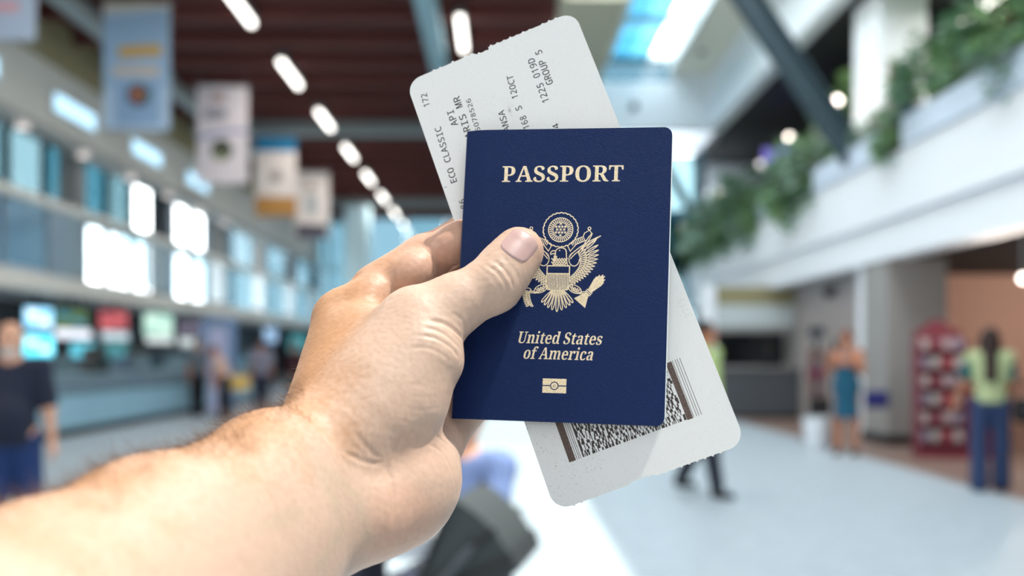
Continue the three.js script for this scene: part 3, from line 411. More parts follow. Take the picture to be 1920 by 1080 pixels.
// ================================================================ PEOPLE IN THE HALL
const skinTone = { light: std(srgb(214, 160, 132), 0.55), tan: std(srgb(178, 118, 88), 0.55), brown: std(srgb(140, 88, 66), 0.55) };
const dirOf = (pitch, out, s) => V(Math.sin(out) * s, -Math.cos(pitch) * Math.cos(out), Math.sin(pitch));      // a limb: pitch forwards, out to the side
function person(o) {
  const k = o.h / 1.72, t = thing('person', o.label, 'person', o.group, o.at, o.turn ?? 0), s = (v) => v * k, lean = o.lean ?? 0;
  const up = (y, z = 0, x = 0) => { const hy = 0.93; if (y <= hy) return V(s(x), s(y), s(z)); const d = y - hy; return V(s(x), s(hy + d * Math.cos(lean) - z * Math.sin(lean)), s(z * Math.cos(lean) + d * Math.sin(lean))); };
  const sw = (o.female ? 0.165 : 0.19), hw = o.female ? 0.1 : 0.095, belly = o.belly ?? 0;
  const hipY = o.sit ? 0.5 : 0.93, base = o.sit ? -0.43 : 0;
  const U = (y, z, x) => up(y, z, x).add(V(0, s(base), 0));
  const hip = [-1, 1].map((q) => V(s(hw * q), s(hipY - 0.03), 0)), legs = [0, 1].map((i) => { const [p, kn] = (o.legs ?? [[0.05, 0], [-0.05, 0.1]])[i], q = i ? 1 : -1;
    const kneeP = hip[i].clone().add(V(s(0.01 * q), -Math.cos(p) * s(0.43), Math.sin(p) * s(0.43))), ank = kneeP.clone().add(V(0, -Math.cos(p - kn) * s(0.41), Math.sin(p - kn) * s(0.41))); return [hip[i], kneeP, ank]; });
  const low = Math.min(...legs.map((l) => l[2].y)) - s(0.075); t.position.y -= low;
  const sho = [-1, 1].map((q) => U(1.40, 0, sw * q)), arms = [0, 1].map((i) => { const a = (o.arms ?? [[0.05, 0.12, 0.15, 0.08], [0.0, 0.12, 0.15, 0.08]])[i], q = i ? 1 : -1; const el = sho[i].clone().addScaledVector(dirOf(a[0], a[1], q), s(0.28)), wr = el.clone().addScaledVector(dirOf(a[2], a[3], q), s(0.25)); return [sho[i], el, wr, dirOf(a[2], a[3], q)]; });
  const head = U(1.60, 0.02), neck = U(1.46, -0.005), face = V(0, 0, 1);
  const torso = [cap(U(1.0), U(1.22), s(0.115 + belly * 0.5), s(0.12)), ell(U(1.27, 0.0), s(0.165), s(0.2), s(0.112)), ell(U(0.94), s(0.165), s(0.13), s(0.12)), cap(sho[0], sho[1], s(0.062), s(0.062)), ...(belly ? [ell(U(1.06, 0.06), s(0.16), s(0.16), s(0.11 + belly))] : []), ...(o.female ? [ell(U(1.28, 0.085, -0.07), s(0.065), s(0.065), s(0.05)), ell(U(1.28, 0.085, 0.07), s(0.065), s(0.065), s(0.05))] : [])];
  const legP = legs.map(([a, b, c]) => [cap(a, b, s(0.085), s(0.056)), cap(b, c, s(0.058), s(0.04))]), armP = arms.map(([a, b, c]) => [cap(a, b, s(0.053), s(0.042)), cap(b, c, s(0.041), s(0.029))]);
  const hand = arms.map(([, , w, d], i) => { const q = i ? 1 : -1, side = V(0, 0, 1), f = []; f.push(cap(w, w.clone().addScaledVector(d, s(0.06)), s(0.026), s(0.034))); for (let n = 0; n < 4; n++) { const b = w.clone().addScaledVector(d, s(0.08)).addScaledVector(side, s(0.027 - n * 0.018)), L = s([0.062, 0.07, 0.065, 0.05][n]); f.push(cap(b, b.clone().addScaledVector(d, L).add(V(-q * s(0.02), 0, 0)), s(0.01), s(0.008))); } f.push(cap(w.clone().addScaledVector(d, s(0.02)).addScaledVector(side, s(0.02)), w.clone().addScaledVector(d, s(0.075)).addScaledVector(side, s(0.05)), s(0.013), s(0.009))); return blend(s(0.008), f); });
  const headP = blend(s(0.03), [ell(head.clone().add(V(0, s(0.02), -s(0.01))), s(0.076), s(0.1), s(0.095)), ell(head.clone().add(V(0, -s(0.055), s(0.035))), s(0.052), s(0.06), s(0.056))]);
  const feats = [cap(head.clone().add(V(0, s(0.015), s(0.085))), head.clone().add(V(0, -s(0.025), s(0.108))), s(0.009), s(0.014)), ...[-1, 1].map((q) => ell(head.clone().add(V(q * s(0.08), -s(0.005), -s(0.005))), s(0.012), s(0.032), s(0.02))), cap(head.clone().add(V(-s(0.018), -s(0.06), s(0.086))), head.clone().add(V(s(0.018), -s(0.06), s(0.086))), s(0.008), s(0.008))];
  const feet = legs.map(([, , c]) => cap(c.clone().add(V(0, -s(0.03), -s(0.02))), c.clone().add(V(0, -s(0.045), s(0.13))), s(0.038), s(0.03)));
  const eyes = [-1, 1].map((q) => ell(head.clone().add(V(q * s(0.032), s(0.012), s(0.087))), s(0.014), s(0.009), s(0.008)));
  const trunk = blend(s(0.08), [...torso, ...legP.flat()]);
  const body = blend(s(0.015), [blend(s(0.05), [trunk, cap(U(1.38), neck.clone().add(V(0, s(0.06), 0)), s(0.07), s(0.05)), ...armP.flat()]), blend(s(0.03), [cap(U(1.42), head, s(0.05), s(0.05)), headP]), ...feats, ...hand, ...feet], { cut: blend(0, eyes) });
  const all = [...arms.flat().filter((v, i) => i % 4 !== 3), ...legs.flat(), head], lo = [0, 1, 2].map((c) => Math.min(...all.map((v) => v.getComponent(c))) - s(0.26)), hi = [0, 1, 2].map((c) => Math.max(...all.map((v) => v.getComponent(c))) + s(0.26));
  const add = (name, f, cell, m) => obj(name, bodyGeo(f, lo, hi, cell * k), m, t);
  add('body', body, 0.0105, o.skin);
  for (const q of [-1, 1]) obj('eye', new THREE.SphereGeometry(s(0.011), 10, 8).translate(...head.clone().add(V(q * s(0.032), s(0.012), s(0.081))).toArray()), M.dark, t);
  if (o.top) { const sl = o.sleeve ?? 0.6, cutY = o.topTo ?? 0.9, sleeves = arms.flatMap(([a, b, c]) => sl <= 1 ? [cap(a, a.clone().lerp(b, sl), s(0.06), s(0.058))] : [cap(a, b, s(0.06), s(0.052)), cap(b, b.clone().lerp(c, sl - 1), s(0.052), s(0.044))]);
    const bottom = s(cutY + base), neckY = s(1.455 + base); add('shirt', blend(s(0.05), [...torso, cap(U(cutY), U(1.1), s(0.13 + belly * 0.6), s(0.12))].concat(sleeves), { grow: s(0.013), clip: [(x, y) => bottom - y, (x, y, z) => y - neckY - (Math.abs(x) < s(0.08) ? 0 : 0.2)], cut: ell(neck.clone().add(V(0, s(0.02), s(0.03))), s(0.075), s(0.07), s(0.085)) }), 0.0105, o.top);
    if (o.sleeveMat) add('sleeves', blend(s(0.02), sleeves, { grow: s(0.019) }), 0.0105, o.sleeveMat); }
  if (o.bottom) { const L = o.legLen ?? 1.9; const parts = legs.flatMap(([a, b, c]) => L <= 1 ? [cap(a, a.clone().lerp(b, L), s(0.095), s(0.088))] : [cap(a, b, s(0.092), s(0.072)), cap(b, b.clone().lerp(c, L - 1), s(0.07), s(o.flare ?? 0.056))]); const topY = s((o.sit ? 0.55 : 1.0)); add(L <= 1 ? 'shorts' : 'trousers', blend(s(0.05), [torso[2], ...parts], { grow: s(0.013), clip: [(x, y) => y - topY] }), 0.0105, o.bottom); }
  if (o.dress) add('dress', blend(s(0.08), [...torso.slice(0, 3), cap(U(0.95), U(o.dressTo ?? 0.55), s(0.15), s(o.dressW ?? 0.17))], { grow: s(0.016), clip: [(x, y) => s(o.dressTo ?? 0.55) - y] , cut: ell(neck.clone().add(V(0, s(0.02), s(0.03))), s(0.085), s(0.08), s(0.09)) }), 0.0105, o.dress);
  if (o.vest) { add('vest', blend(s(0.05), [...torso, cap(U(0.95), U(1.1), s(0.14), s(0.13))], { grow: s(0.026), clip: [(x, y) => s(0.92) - y], cut: blend(0, [ell(neck.clone().add(V(0, 0, s(0.04))), s(0.08), s(0.12), s(0.1))]) }), 0.0105, o.vest); }
  if (o.hair) { const hl = o.hairTo ?? 0, pr = [ell(head.clone().add(V(0, s(0.035), -s(0.018))), s(0.088), s(0.1), s(0.1))]; if (hl) pr.push(cap(head.clone().add(V(0, s(0.02), -s(0.05))), U(hl, -0.12), s(0.08), s(0.07)), ...[-1, 1].map((q) => cap(head.clone().add(V(q * s(0.07), 0, -s(0.01))), U(hl + 0.05, -0.02, q * 0.1), s(0.035), s(0.03)))); add('hair', blend(s(0.03), pr, { cut: ell(head.clone().add(V(0, -s(0.035), s(0.085))), s(0.066), s(0.1), s(0.07)) }), 0.009, o.hair); }
  if (o.beard) add('beard', blend(s(0.02), [ell(head.clone().add(V(0, -s(0.085), s(0.05))), s(0.055), s(0.045), s(0.05))], { cut: ell(head.clone().add(V(0, -s(0.04), s(0.11))), s(0.03), s(0.02), s(0.04)) }), 0.009, o.beard);
  if (!o.noShoes) legs.forEach(([, , c]) => { const f = blend(s(0.02), [cap(c.clone().add(V(0, -s(0.03), -s(0.025))), c.clone().add(V(0, -s(0.047), s(0.14))), s(0.04), s(0.03))], { grow: s(0.008), clip: [(x, y) => c.y - s(0.077) - y] }); add('shoe', f, 0.009, o.shoes ?? M.black); });
  if (o.extra) o.extra(t, { s, U, arms, legs, head });
  return t;
}
const P = (r, g, b) => std(srgb(r, g, b), 0.8);
person({ label: 'bald man in navy t-shirt and blue shorts walking at left edge', h: 1.6, at: [-3.2, 0, -6.5], turn: 0.25, skin: skinTone.light, top: P(20, 26, 50), topTo: 0.86, sleeve: 0.85, bottom: P(22, 50, 100), legLen: 0.98, belly: 0.04, beard: P(196, 190, 186), legs: [[0.12, 0.05], [-0.12, 0.15]], arms: [[0.0, 0.1, 0.1, 0.05], [0.05, 0.2, 0.15, 0.12]] });
person({ label: 'person in lime safety vest striding behind the boarding pass', h: 1.74, at: [2.02, 0, -9.9], turn: 0.9, skin: skinTone.tan, hair: P(36, 28, 26), top: P(196, 214, 216), sleeve: 0.8, vest: P(188, 208, 134), bottom: P(30, 34, 48), legs: [[0.28, 0.1], [-0.3, 0.2]], arms: [[0.2, 0.08, 0.5, -0.1], [-0.1, 0.1, 0.4, 0]] });
person({ label: 'woman in a teal dress holding a phone up by the white post', h: 1.72, at: [4.82, 0, -13.9], turn: -0.5, female: 1, skin: skinTone.tan, hair: P(110, 60, 46), dress: P(14, 84, 112), dressTo: 0.5, dressW: 0.15, legs: [[0.03, 0], [-0.03, 0.06]], arms: [[0.7, 0.15, 2.3, -0.3], [0.5, 0.2, 2.2, -0.4]],
  extra(t, { s, arms }) { obj('phone', rbox(-s(0.04), s(0.04), 0, s(0.15), -0.006, 0.006, 0.005).translate(...arms[0][2].clone().add(V(s(0.05), s(0.08), s(0.02))).toArray()), M.black, t); } });
tag(obj('handbag', rbox(-0.16, 0.16, 0, 0.24, -0.07, 0.07, 0.05).translate(5.2, 0.66, -13.8), P(26, 30, 100)), 'dark blue handbag at the hip of the woman in teal', 'bag');
person({ label: 'woman with long dark hair in pale lime top and jeans', h: 1.66, at: [5.03, 0, -10.25], turn: 2.75, female: 1, skin: skinTone.tan, hair: P(48, 32, 28), hairTo: 1.2, top: P(172, 184, 138), topTo: 0.93, sleeve: 0.7, sleeveMat: P(20, 84, 88), bottom: P(34, 54, 92), flare: 0.085, legLen: 1.98, legs: [[0.06, 0], [-0.08, 0.08]], arms: [[0.1, 0.15, 0.9, -0.1], [0.0, 0.35, 0.3, 0.3]] });
{ const q = thing('handbag', 'black handbag carried on the right side of the woman in lime', 'bag', undefined, [5.36, 0.7, -10.1]); obj('pouch', rbox(-0.16, 0.16, 0, 0.26, -0.08, 0.08, 0.06), M.black, q); obj('strap', new THREE.TorusGeometry(0.14, 0.012, 8, 20, Math.PI).scale(1, 1.5, 1).translate(0, 0.22, 0), M.black, q); }
person({ label: 'woman in beige top and black trousers bending forward in the left group', h: 1.62, at: [-5.95, 0, -21.4], turn: -1.2, female: 1, lean: 0.35, skin: skinTone.tan, hair: P(120, 70, 50), top: P(214, 178, 160), sleeve: 0.6, bottom: P(14, 15, 22), legs: [[0.1, 0.1], [-0.1, 0.1]] });
{ const q = thing('shoulder_bag', 'mustard yellow bag hanging from the woman in beige', 'bag', undefined, [-5.55, 0.62, -21.15], 0.3); obj('pouch', rbox(-0.2, 0.2, 0, 0.34, -0.1, 0.1, 0.08), P(204, 168, 96), q); obj('strap', bar(V(-0.05, 0.3, 0), V(-0.25, 0.72, -0.1), 0.014, 6), P(150, 120, 70), q); }
person({ label: 'person in grey shirt and dark trousers right of the yellow bag', h: 1.75, at: [-5.45, 0, -22.6], turn: 0.4, skin: skinTone.brown, hair: P(58, 40, 40), top: P(120, 118, 134), sleeve: 0.8, bottom: P(28, 32, 54) });
person({ label: 'person in dark navy standing just left of the lilac roller banner', h: 1.74, at: [-6.95, 0, -22.8], turn: 0.8, skin: skinTone.tan, hair: P(36, 34, 40), top: P(96, 108, 118), sleeve: 0.7, bottom: P(16, 18, 24) });
person({ label: 'person in dark maroon close to the back of the hand', h: 1.7, at: [-5.0, 0, -24.2], turn: -0.6, skin: skinTone.brown, hair: P(70, 40, 36), top: P(60, 24, 34), sleeve: 1.8, bottom: P(70, 70, 78) });
person({ label: 'attendant in dark clothes behind the kiosk serving window', h: 1.68, at: [6.1, 0, -22.75], turn: -0.4, skin: skinTone.tan, hair: P(30, 26, 28), top: P(40, 38, 46), sleeve: 0.7, bottom: P(30, 30, 36) });
{ const q = thing('draped_flag', 'dark blue draped flag on an orange-brown pole in front of the white upper column', 'flag', undefined, [5.98, 4.42, -14.97]); obj('pole', bar(V(-0.12, 0, 0), V(-0.12, 1.35, 0), 0.035), P(176, 110, 70), q);
  const g = new THREE.CylinderGeometry(0.1, 0.2, 0.95, 24, 8); const p = g.attributes.position; for (let i = 0; i < p.count; i++) { const a = Math.atan2(p.getZ(i), p.getX(i)), f = 1 + 0.16 * Math.sin(a * 5); p.setX(i, p.getX(i) * f); p.setZ(i, p.getZ(i) * f); } g.computeVertexNormals(); g.translate(0.06, 0.85, 0); obj('cloth', g, P(24, 58, 106), q); obj('finial', new THREE.SphereGeometry(0.05, 12, 8).translate(-0.12, 1.38, 0), P(176, 110, 70), q); }
person({ label: 'seated person in pale blue shirt beside the stroller, behind the wrist', h: 1.5, at: [-0.15, 0, -4.3], turn: -0.5, sit: 1, skin: skinTone.light, hair: P(52, 40, 38), top: P(112, 132, 178), sleeve: 0.8, bottom: P(40, 46, 66), legs: [[1.45, 1.45], [1.4, 1.4]], arms: [[0.6, 0.15, 1.2, -0.1], [0.5, 0.15, 1.2, -0.1]] });
{ const q = thing('folding_stool', 'low grey stool under the seated person', 'stool', undefined, [-0.15, 0, -4.32]); obj('seat', rbox(-0.2, 0.2, 0.28, 0.32, -0.2, 0.2, 0.015), M.slate, q); for (const [x, z] of [[-1, -1], [1, -1], [-1, 1], [1, 1]]) obj('leg', bar(V(x * 0.17, 0, z * 0.17), V(x * 0.15, 0.28, z * 0.15), 0.014, 8), M.metal, q); }
// ================================================================ STROLLER
{
  const t = thing('stroller', 'black baby stroller with folding hood and white lining, bottom centre', 'stroller', undefined, [-0.25, 0, -3.5], -0.2); t.scale.setScalar(1.06);
  const hoodM = std(srgb(50, 56, 58), 0.7, { side: THREE.DoubleSide }), slice = (r, w, a0, a1) => new THREE.CylinderGeometry(r, r, w, 20, 1, false, a0, a1 - a0).rotateX(Math.PI / 2).translate(0.0, 0.56, 0);
  obj('hood', slice(0.34, 0.42, 2.0, 2.75), hoodM, t); obj('hood', slice(0.35, 0.44, 1.86, 2.05), std(srgb(34, 38, 42), 0.7), t);
  for (const a of [2.0, 2.28, 2.75]) for (const z of [-0.22, 0.22]) obj('hood_rib', bar(V(0, 0.56, z), V(Math.sin(a) * 0.35, 0.56 - Math.cos(a) * 0.35, z), 0.01, 6), M.black, t);
  obj('blanket', new THREE.SphereGeometry(0.13, 20, 14).scale(1.1, 0.75, 1.2).translate(-0.08, 0.74, 0), std(srgb(226, 228, 236), 0.85), t);
  obj('side_panel', rbox(-0.34, -0.2, 0.46, 0.86, -0.2, 0.2, 0.05), std(srgb(24, 28, 48), 0.8), t);
  obj('seat', rbox(-0.24, 0.22, 0.36, 0.44, -0.2, 0.2, 0.04), std(srgb(24, 28, 44), 0.8), t); obj('backrest', rbox(0.10, 0.18, 0.4, 0.72, -0.2, 0.2, 0.04).rotateZ(-0.12), std(srgb(24, 28, 44), 0.8), t);
  obj('cushion', rbox(-0.2, 0.16, 0.44, 0.52, -0.17, 0.17, 0.04), std(srgb(214, 216, 222), 0.85), t);
  obj('foot_apron', rbox(-0.34, -0.2, 0.2, 0.48, -0.2, 0.2, 0.05), std(srgb(26, 30, 50), 0.8), t);
  for (const s of [-0.22, 0.22]) { obj('frame_tube', bar(V(-0.34, 0.12, s), V(0.2, 0.74, s), 0.013), M.slate, t); obj('frame_tube', bar(V(0.34, 0.12, s), V(-0.12, 0.58, s), 0.013), M.slate, t); }
  obj('push_bar', bar(V(0.2, 0.74, -0.23), V(0.2, 0.74, 0.23), 0.018), M.black, t); obj('basket', rbox(-0.2, 0.26, 0.16, 0.3, -0.18, 0.18, 0.03), M.dark, t);
  for (const [x, z] of [[-0.34, -0.23], [-0.34, 0.23], [0.34, -0.23], [0.34, 0.23]]) { const w = obj('wheel', new THREE.TorusGeometry(0.085, 0.025, 10, 24).translate(x, 0.11, z), M.black, t); obj('hub', new THREE.CylinderGeometry(0.05, 0.05, 0.03, 16).rotateX(Math.PI / 2).translate(x, 0.11, z), M.grey, w); }
}
// ================================================================ PASSPORT AND BOARDING PASS, HELD UP
const upright = (o, p, a, b, c) => { o.position.set(p[0], p[1] + EYE, p[2]); o.rotation.set(a, b, c, 'YXZ'); };
function roundedShape(w, h, [tl, tr, br, bl], n = 10) {
  const pts = [], corner = (cx, cy, r, a0) => { if (r < 1e-5) { pts.push([cx, cy]); return; } for (let i = 0; i <= n; i++) { const a = a0 - (Math.PI / 2) * i / n; pts.push([cx + Math.cos(a) * r, cy + Math.sin(a) * r]); } };
  corner(-w / 2 + tl, h / 2 - tl, tl, Math.PI); corner(w / 2 - tr, h / 2 - tr, tr, Math.PI / 2); corner(w / 2 - br, -h / 2 + br, br, 0); corner(-w / 2 + bl, -h / 2 + bl, bl, -Math.PI / 2);
  return pts;
}
const extruded = (pts, depth, bevel = 0) => { const g = new THREE.ExtrudeGeometry(new THREE.Shape(pts.map((p) => new THREE.Vector2(...p))), { depth: depth - 2 * bevel, bevelEnabled: bevel > 0, bevelSize: bevel, bevelThickness: bevel, bevelOffset: -bevel, bevelSegments: 2, curveSegments: 8 }); g.translate(0, 0, bevel); return g; };
function planarUV(g, w, h) { const p = g.attributes.position, uv = g.attributes.uv; for (let i = 0; i < p.count; i++) uv.setXY(i, p.getX(i) / w + 0.5, p.getY(i) / h + 0.5); return g; }

const PW = 88, PH = 125, PX = 15.5;      // millimetres, texture pixels per millimetre
const NAVY = '#0a204b', GOLD = '#e2cdac', GOLD2 = '#f0dcc6';
function coverArt(c, W, H, gold, ground) {
  c.fillStyle = ground; c.fillRect(0, 0, W, H); c.save(); c.scale(PX, PX); c.fillStyle = c.strokeStyle = gold; c.lineCap = c.lineJoin = 'round';
  const fit = (text, font, cx, base, width, cap, skew = 0) => { c.save(); c.translate(cx, base); c.transform(1, 0, skew, 1, 0, 0); c.font = font.replace('SZ', '100'); const m = c.measureText(text); c.scale(width / m.width, cap / 71.5); c.textAlign = 'center'; c.fillText(text, 0, 0); c.restore(); };
  fit('PASSPORT', 'bold SZpx serif', 42.4, 23.3, 52, 7.0);
  fit('United States', 'bold SZpx serif', 43.9, 92.7, 35.4, 4.9, -0.21);
  fit('of America', 'bold SZpx serif', 43.6, 99.2, 29.4, 4.9, -0.21);
  // chip symbol
  c.fillRect(37.9, 107.2, 9.9, 6.0); c.fillStyle = ground; c.fillRect(37.9, 109.95, 9.9, 0.42); c.beginPath(); c.arc(42.85, 110.2, 1.75, 0, 7); c.fill(); c.fillStyle = gold; c.beginPath(); c.arc(42.85, 110.2, 1.38, 0, 7); c.fill(); c.fillStyle = ground; c.beginPath(); c.arc(42.85, 110.2, 0.55, 0, 7); c.fill(); c.fillStyle = gold; c.beginPath(); c.arc(42.85, 110.2, 0.42, 0, 7); c.fill();
  // the eagle crest
  c.save(); c.translate(42.6, 57); c.lineWidth = 0.4; const T = 6.2832;
  const line = (...p) => { c.beginPath(); c.moveTo(p[0], p[1]); for (let i = 2; i < p.length; i += 2) c.lineTo(p[i], p[i + 1]); c.stroke(); };
  const curve = (x0, y0, a, b, d, e, x1, y1) => { c.beginPath(); c.moveTo(x0, y0); c.bezierCurveTo(a, b, d, e, x1, y1); c.stroke(); };
  { const gx = 0.2, gy = -12.8; c.lineWidth = 0.48;    // cloud ring, rays, stars
    c.beginPath(); for (let i = 0; i <= 240; i++) { const a = i / 240 * T, r = 7.15 + 0.32 * Math.abs(Math.sin(a * 13)); c.lineTo(gx + Math.cos(a) * r, gy + Math.sin(a) * r); } c.stroke();
    c.lineWidth = 0.39; c.beginPath(); for (let i = 0; i <= 264; i++) { const a = i / 264 * T, r = 5.0 + 0.22 * Math.abs(Math.sin(a * 16)); c.lineTo(gx + Math.cos(a) * r, gy + Math.sin(a) * r); } c.stroke();
    c.lineWidth = 0.44; for (let i = 0; i < 32; i++) { const a = i / 32 * T; line(gx + Math.cos(a) * 3.1, gy + Math.sin(a) * 3.1, gx + Math.cos(a) * 5, gy + Math.sin(a) * 5); }
    for (const [n, y] of [[1, -2.7], [4, -1.45], [3, -0.2], [4, 1.05], [1, 2.3]]) for (let i = 0; i < n; i++) { const sx = gx + (i - (n - 1) / 2) * (n === 3 ? 1.5 : 1.3), sy = gy + y + 0.1; c.beginPath(); for (let q = 0; q < 12; q++) { const a = q / 12 * T - T / 4, r = q % 2 ? 0.34 : 0.82; c.lineTo(sx + Math.cos(a) * r, sy + Math.sin(a) * r); } c.fill(); } }
  for (const s of [-1, 1]) {      // wings
    c.save(); c.scale(s, 1); c.lineWidth = 0.44;
    c.beginPath(); c.ellipse(6.4, -0.2, 2.2, 2.9, 0, 0, T * 0.72); c.stroke();
    const N = 17; for (let i = 0; i < N; i++) { const t = i / (N - 1), ix = 8.2 - 3.4 * t * t + 1.4 * Math.sin(t * 3.1), iy = -2.6 + 10.2 * t, a = -1.02 + 2.25 * Math.pow(t, 0.8), L = 3.6 + 6.6 * Math.pow(1 - t, 1.6), w = 0.42 + 0.1 * (1 - t);
      for (const [k0, k1] of [[0, 0.42], [0.46, 1]]) { const x0 = ix + Math.cos(a) * L * k0, y0 = iy + Math.sin(a) * L * k0, x1 = ix + Math.cos(a) * L * k1, y1 = iy + Math.sin(a) * L * k1, nx = -Math.sin(a) * w, ny = Math.cos(a) * w; c.beginPath(); c.moveTo(x0 + nx * 0.5, y0 + ny * 0.5); c.quadraticCurveTo((x0 + x1) / 2 + nx * 1.3, (y0 + y1) / 2 + ny * 1.3, x1, y1); c.quadraticCurveTo((x0 + x1) / 2 - nx * 1.3, (y0 + y1) / 2 - ny * 1.3, x0 - nx * 0.5, y0 - ny * 0.5); c.stroke(); } }
    curve(4.4, -1.2, 6, -4, 12, -8, 17, -10.2); curve(4.9, -0.4, 7, -3.4, 12, -6.6, 17, -10.2);
    // ribbon
    c.lineWidth = 0.4; c.beginPath(); c.moveTo(3.4, -6.0); c.lineTo(6.2, -8.4); c.lineTo(9.8, -9.9); c.lineTo(10.3, -11.4); c.lineTo(12.4, -12.7); c.lineTo(13.3, -11.2); c.lineTo(11.2, -8.4); c.lineTo(7.0, -6.6); c.lineTo(4.6, -3.6); c.closePath(); c.stroke(); for (let i = 0; i < 8; i++) line(5 + i * 0.7, -7.2 - i * 0.36, 5.5 + i * 0.7, -6.2 - i * 0.34); c.beginPath(); c.arc(12.3, -13.4, 0.6, 0, T); c.stroke();
    c.restore();
  }
  // head and breast
  c.lineWidth = 0.48; curve(-2.4, 2.4, -2, 0.4, -1.6, -1.6, -1.6, -3.2); curve(-1.6, -3.2, -1.5, -5.4, 2.4, -5.8, 2.9, -3.6); curve(2.9, -3.6, 3.2, -1.6, 3.0, 0.6, 3.8, 2.4); curve(-1.6, -3.6, -2.8, -4.2, -3.8, -3.4, -3.6, -2.2); line(-3.6, -2.2, -2.4, -2.6, -1.5, -2.4); c.beginPath(); c.arc(0.1, -3.9, 0.3, 0, T); c.fill();
  for (let r = 0; r < 4; r++) for (let i = 0; i < 6 - r % 2; i++) { const x = -2.5 + (i + (r % 2) * 0.5) * 1.08, y = -0.6 + r * 0.75; c.beginPath(); c.arc(x, y, 0.55, 0.2, 2.9); c.stroke(); }
  for (let i = 0; i < 3; i++) line(-2.0 + i * 0.5, -1.6 + i * 0.1, -2.3 + i * 0.5, 0.6);
  // shield
  c.fillStyle = ground; c.fillRect(-4.9, 2.6, 9.6, 10); c.fillStyle = gold; c.lineWidth = 0.55; c.strokeRect(-4.8, 2.7, 9.4, 3.3); c.beginPath(); c.moveTo(-4.8, 6); c.lineTo(-4.8, 12.4); c.quadraticCurveTo(-0.1, 14.2, 4.6, 12.4); c.lineTo(4.6, 6); c.stroke(); c.lineWidth = 0.48; for (let i = 1; i < 14; i++) line(-4.8 + i * 9.4 / 14, 6.1, -4.8 + i * 9.4 / 14, 12.9);
  // legs, tail
  c.lineWidth = 0.44; for (const s of [-1, 1]) { c.save(); c.scale(s, 1); c.beginPath(); c.ellipse(7.1, 12.5, 2.9, 1.55, 0.42, 0, T); c.stroke(); for (let r = 0; r < 3; r++) for (let i = 0; i < 4 - r % 2; i++) { c.beginPath(); c.arc(5.6 + i * 1.05 + r * 0.35, 11.4 + i * 0.42 + r * 0.7, 0.42, 0, T * 0.6); c.stroke(); } line(9.8, 13.7, 11.8, 13.5); line(9.5, 14.4, 11.8, 14.3); c.restore(); }
  for (let i = 0; i < 9; i++) { const a = Math.PI / 2 + (4 - i) * 0.17, L = 8.9 - Math.abs(i - 4) * 0.62, x0 = (i - 4) * 0.62, y0 = 13.2, x1 = x0 + Math.cos(a) * L, y1 = y0 + Math.sin(a) * L, nx = -Math.sin(a), ny = Math.cos(a); c.beginPath(); c.moveTo(x0, y0); c.bezierCurveTo(x0 + Math.cos(a) * L * 0.6 + nx * 0.75, y0 + Math.sin(a) * L * 0.6 + ny * 0.75, x1 + nx * 0.55, y1 + ny * 0.55, x1, y1); c.bezierCurveTo(x1 - nx * 0.55, y1 - ny * 0.55, x0 + Math.cos(a) * L * 0.6 - nx * 0.75, y0 + Math.sin(a) * L * 0.6 - ny * 0.75, x0, y0); c.stroke(); }
  // arrows (right) and olive branch (left)
  c.save(); c.translate(12.6, 14.2); c.rotate(-0.87); c.lineWidth = 0.37; for (let i = 0; i < 9; i++) { const y = (i - 4) * 0.42, L = 9.6 - Math.abs(i - 4) * 0.5 + (i % 2) * 0.8; c.beginPath(); c.moveTo(1.2, y * 0.5); c.lineTo(L - 1.6, y - 0.25); c.lineTo(L, y * 1.15); c.lineTo(L - 1.6, y + 0.25); c.closePath(); c.fill(); c.stroke(); line(-0.6, y * 0.5, -5.2, y * 1.6); line(-2.2, y * 0.9, -5.2, y * 1.6 + 0.4); } c.lineWidth = 0.5; for (const x of [-0.3, 0.4, 1.1]) line(x, -1.3, x, 1.3); c.restore();
  c.save(); c.translate(-12.4, 14.2); c.lineWidth = 0.44; curve(0, 0, -1.4, 0.8, -0.6, 4, 1.4, 5.8); for (let i = 0; i < 7; i++) { const t = i / 6, x = -0.8 + 1.6 * t * t, y = t * 5.6; for (const s of [-1, 1]) { c.beginPath(); c.ellipse(x + s * 0.75, y - 0.2, 0.8, 0.32, s * 0.6, 0, T); c.stroke(); } } c.beginPath(); c.ellipse(-0.2, -1.0, 1.3, 0.9, 0, 0, T); c.stroke(); line(0.8, -0.5, 2.8, -0.3); c.restore();
  c.restore(); c.restore();
}
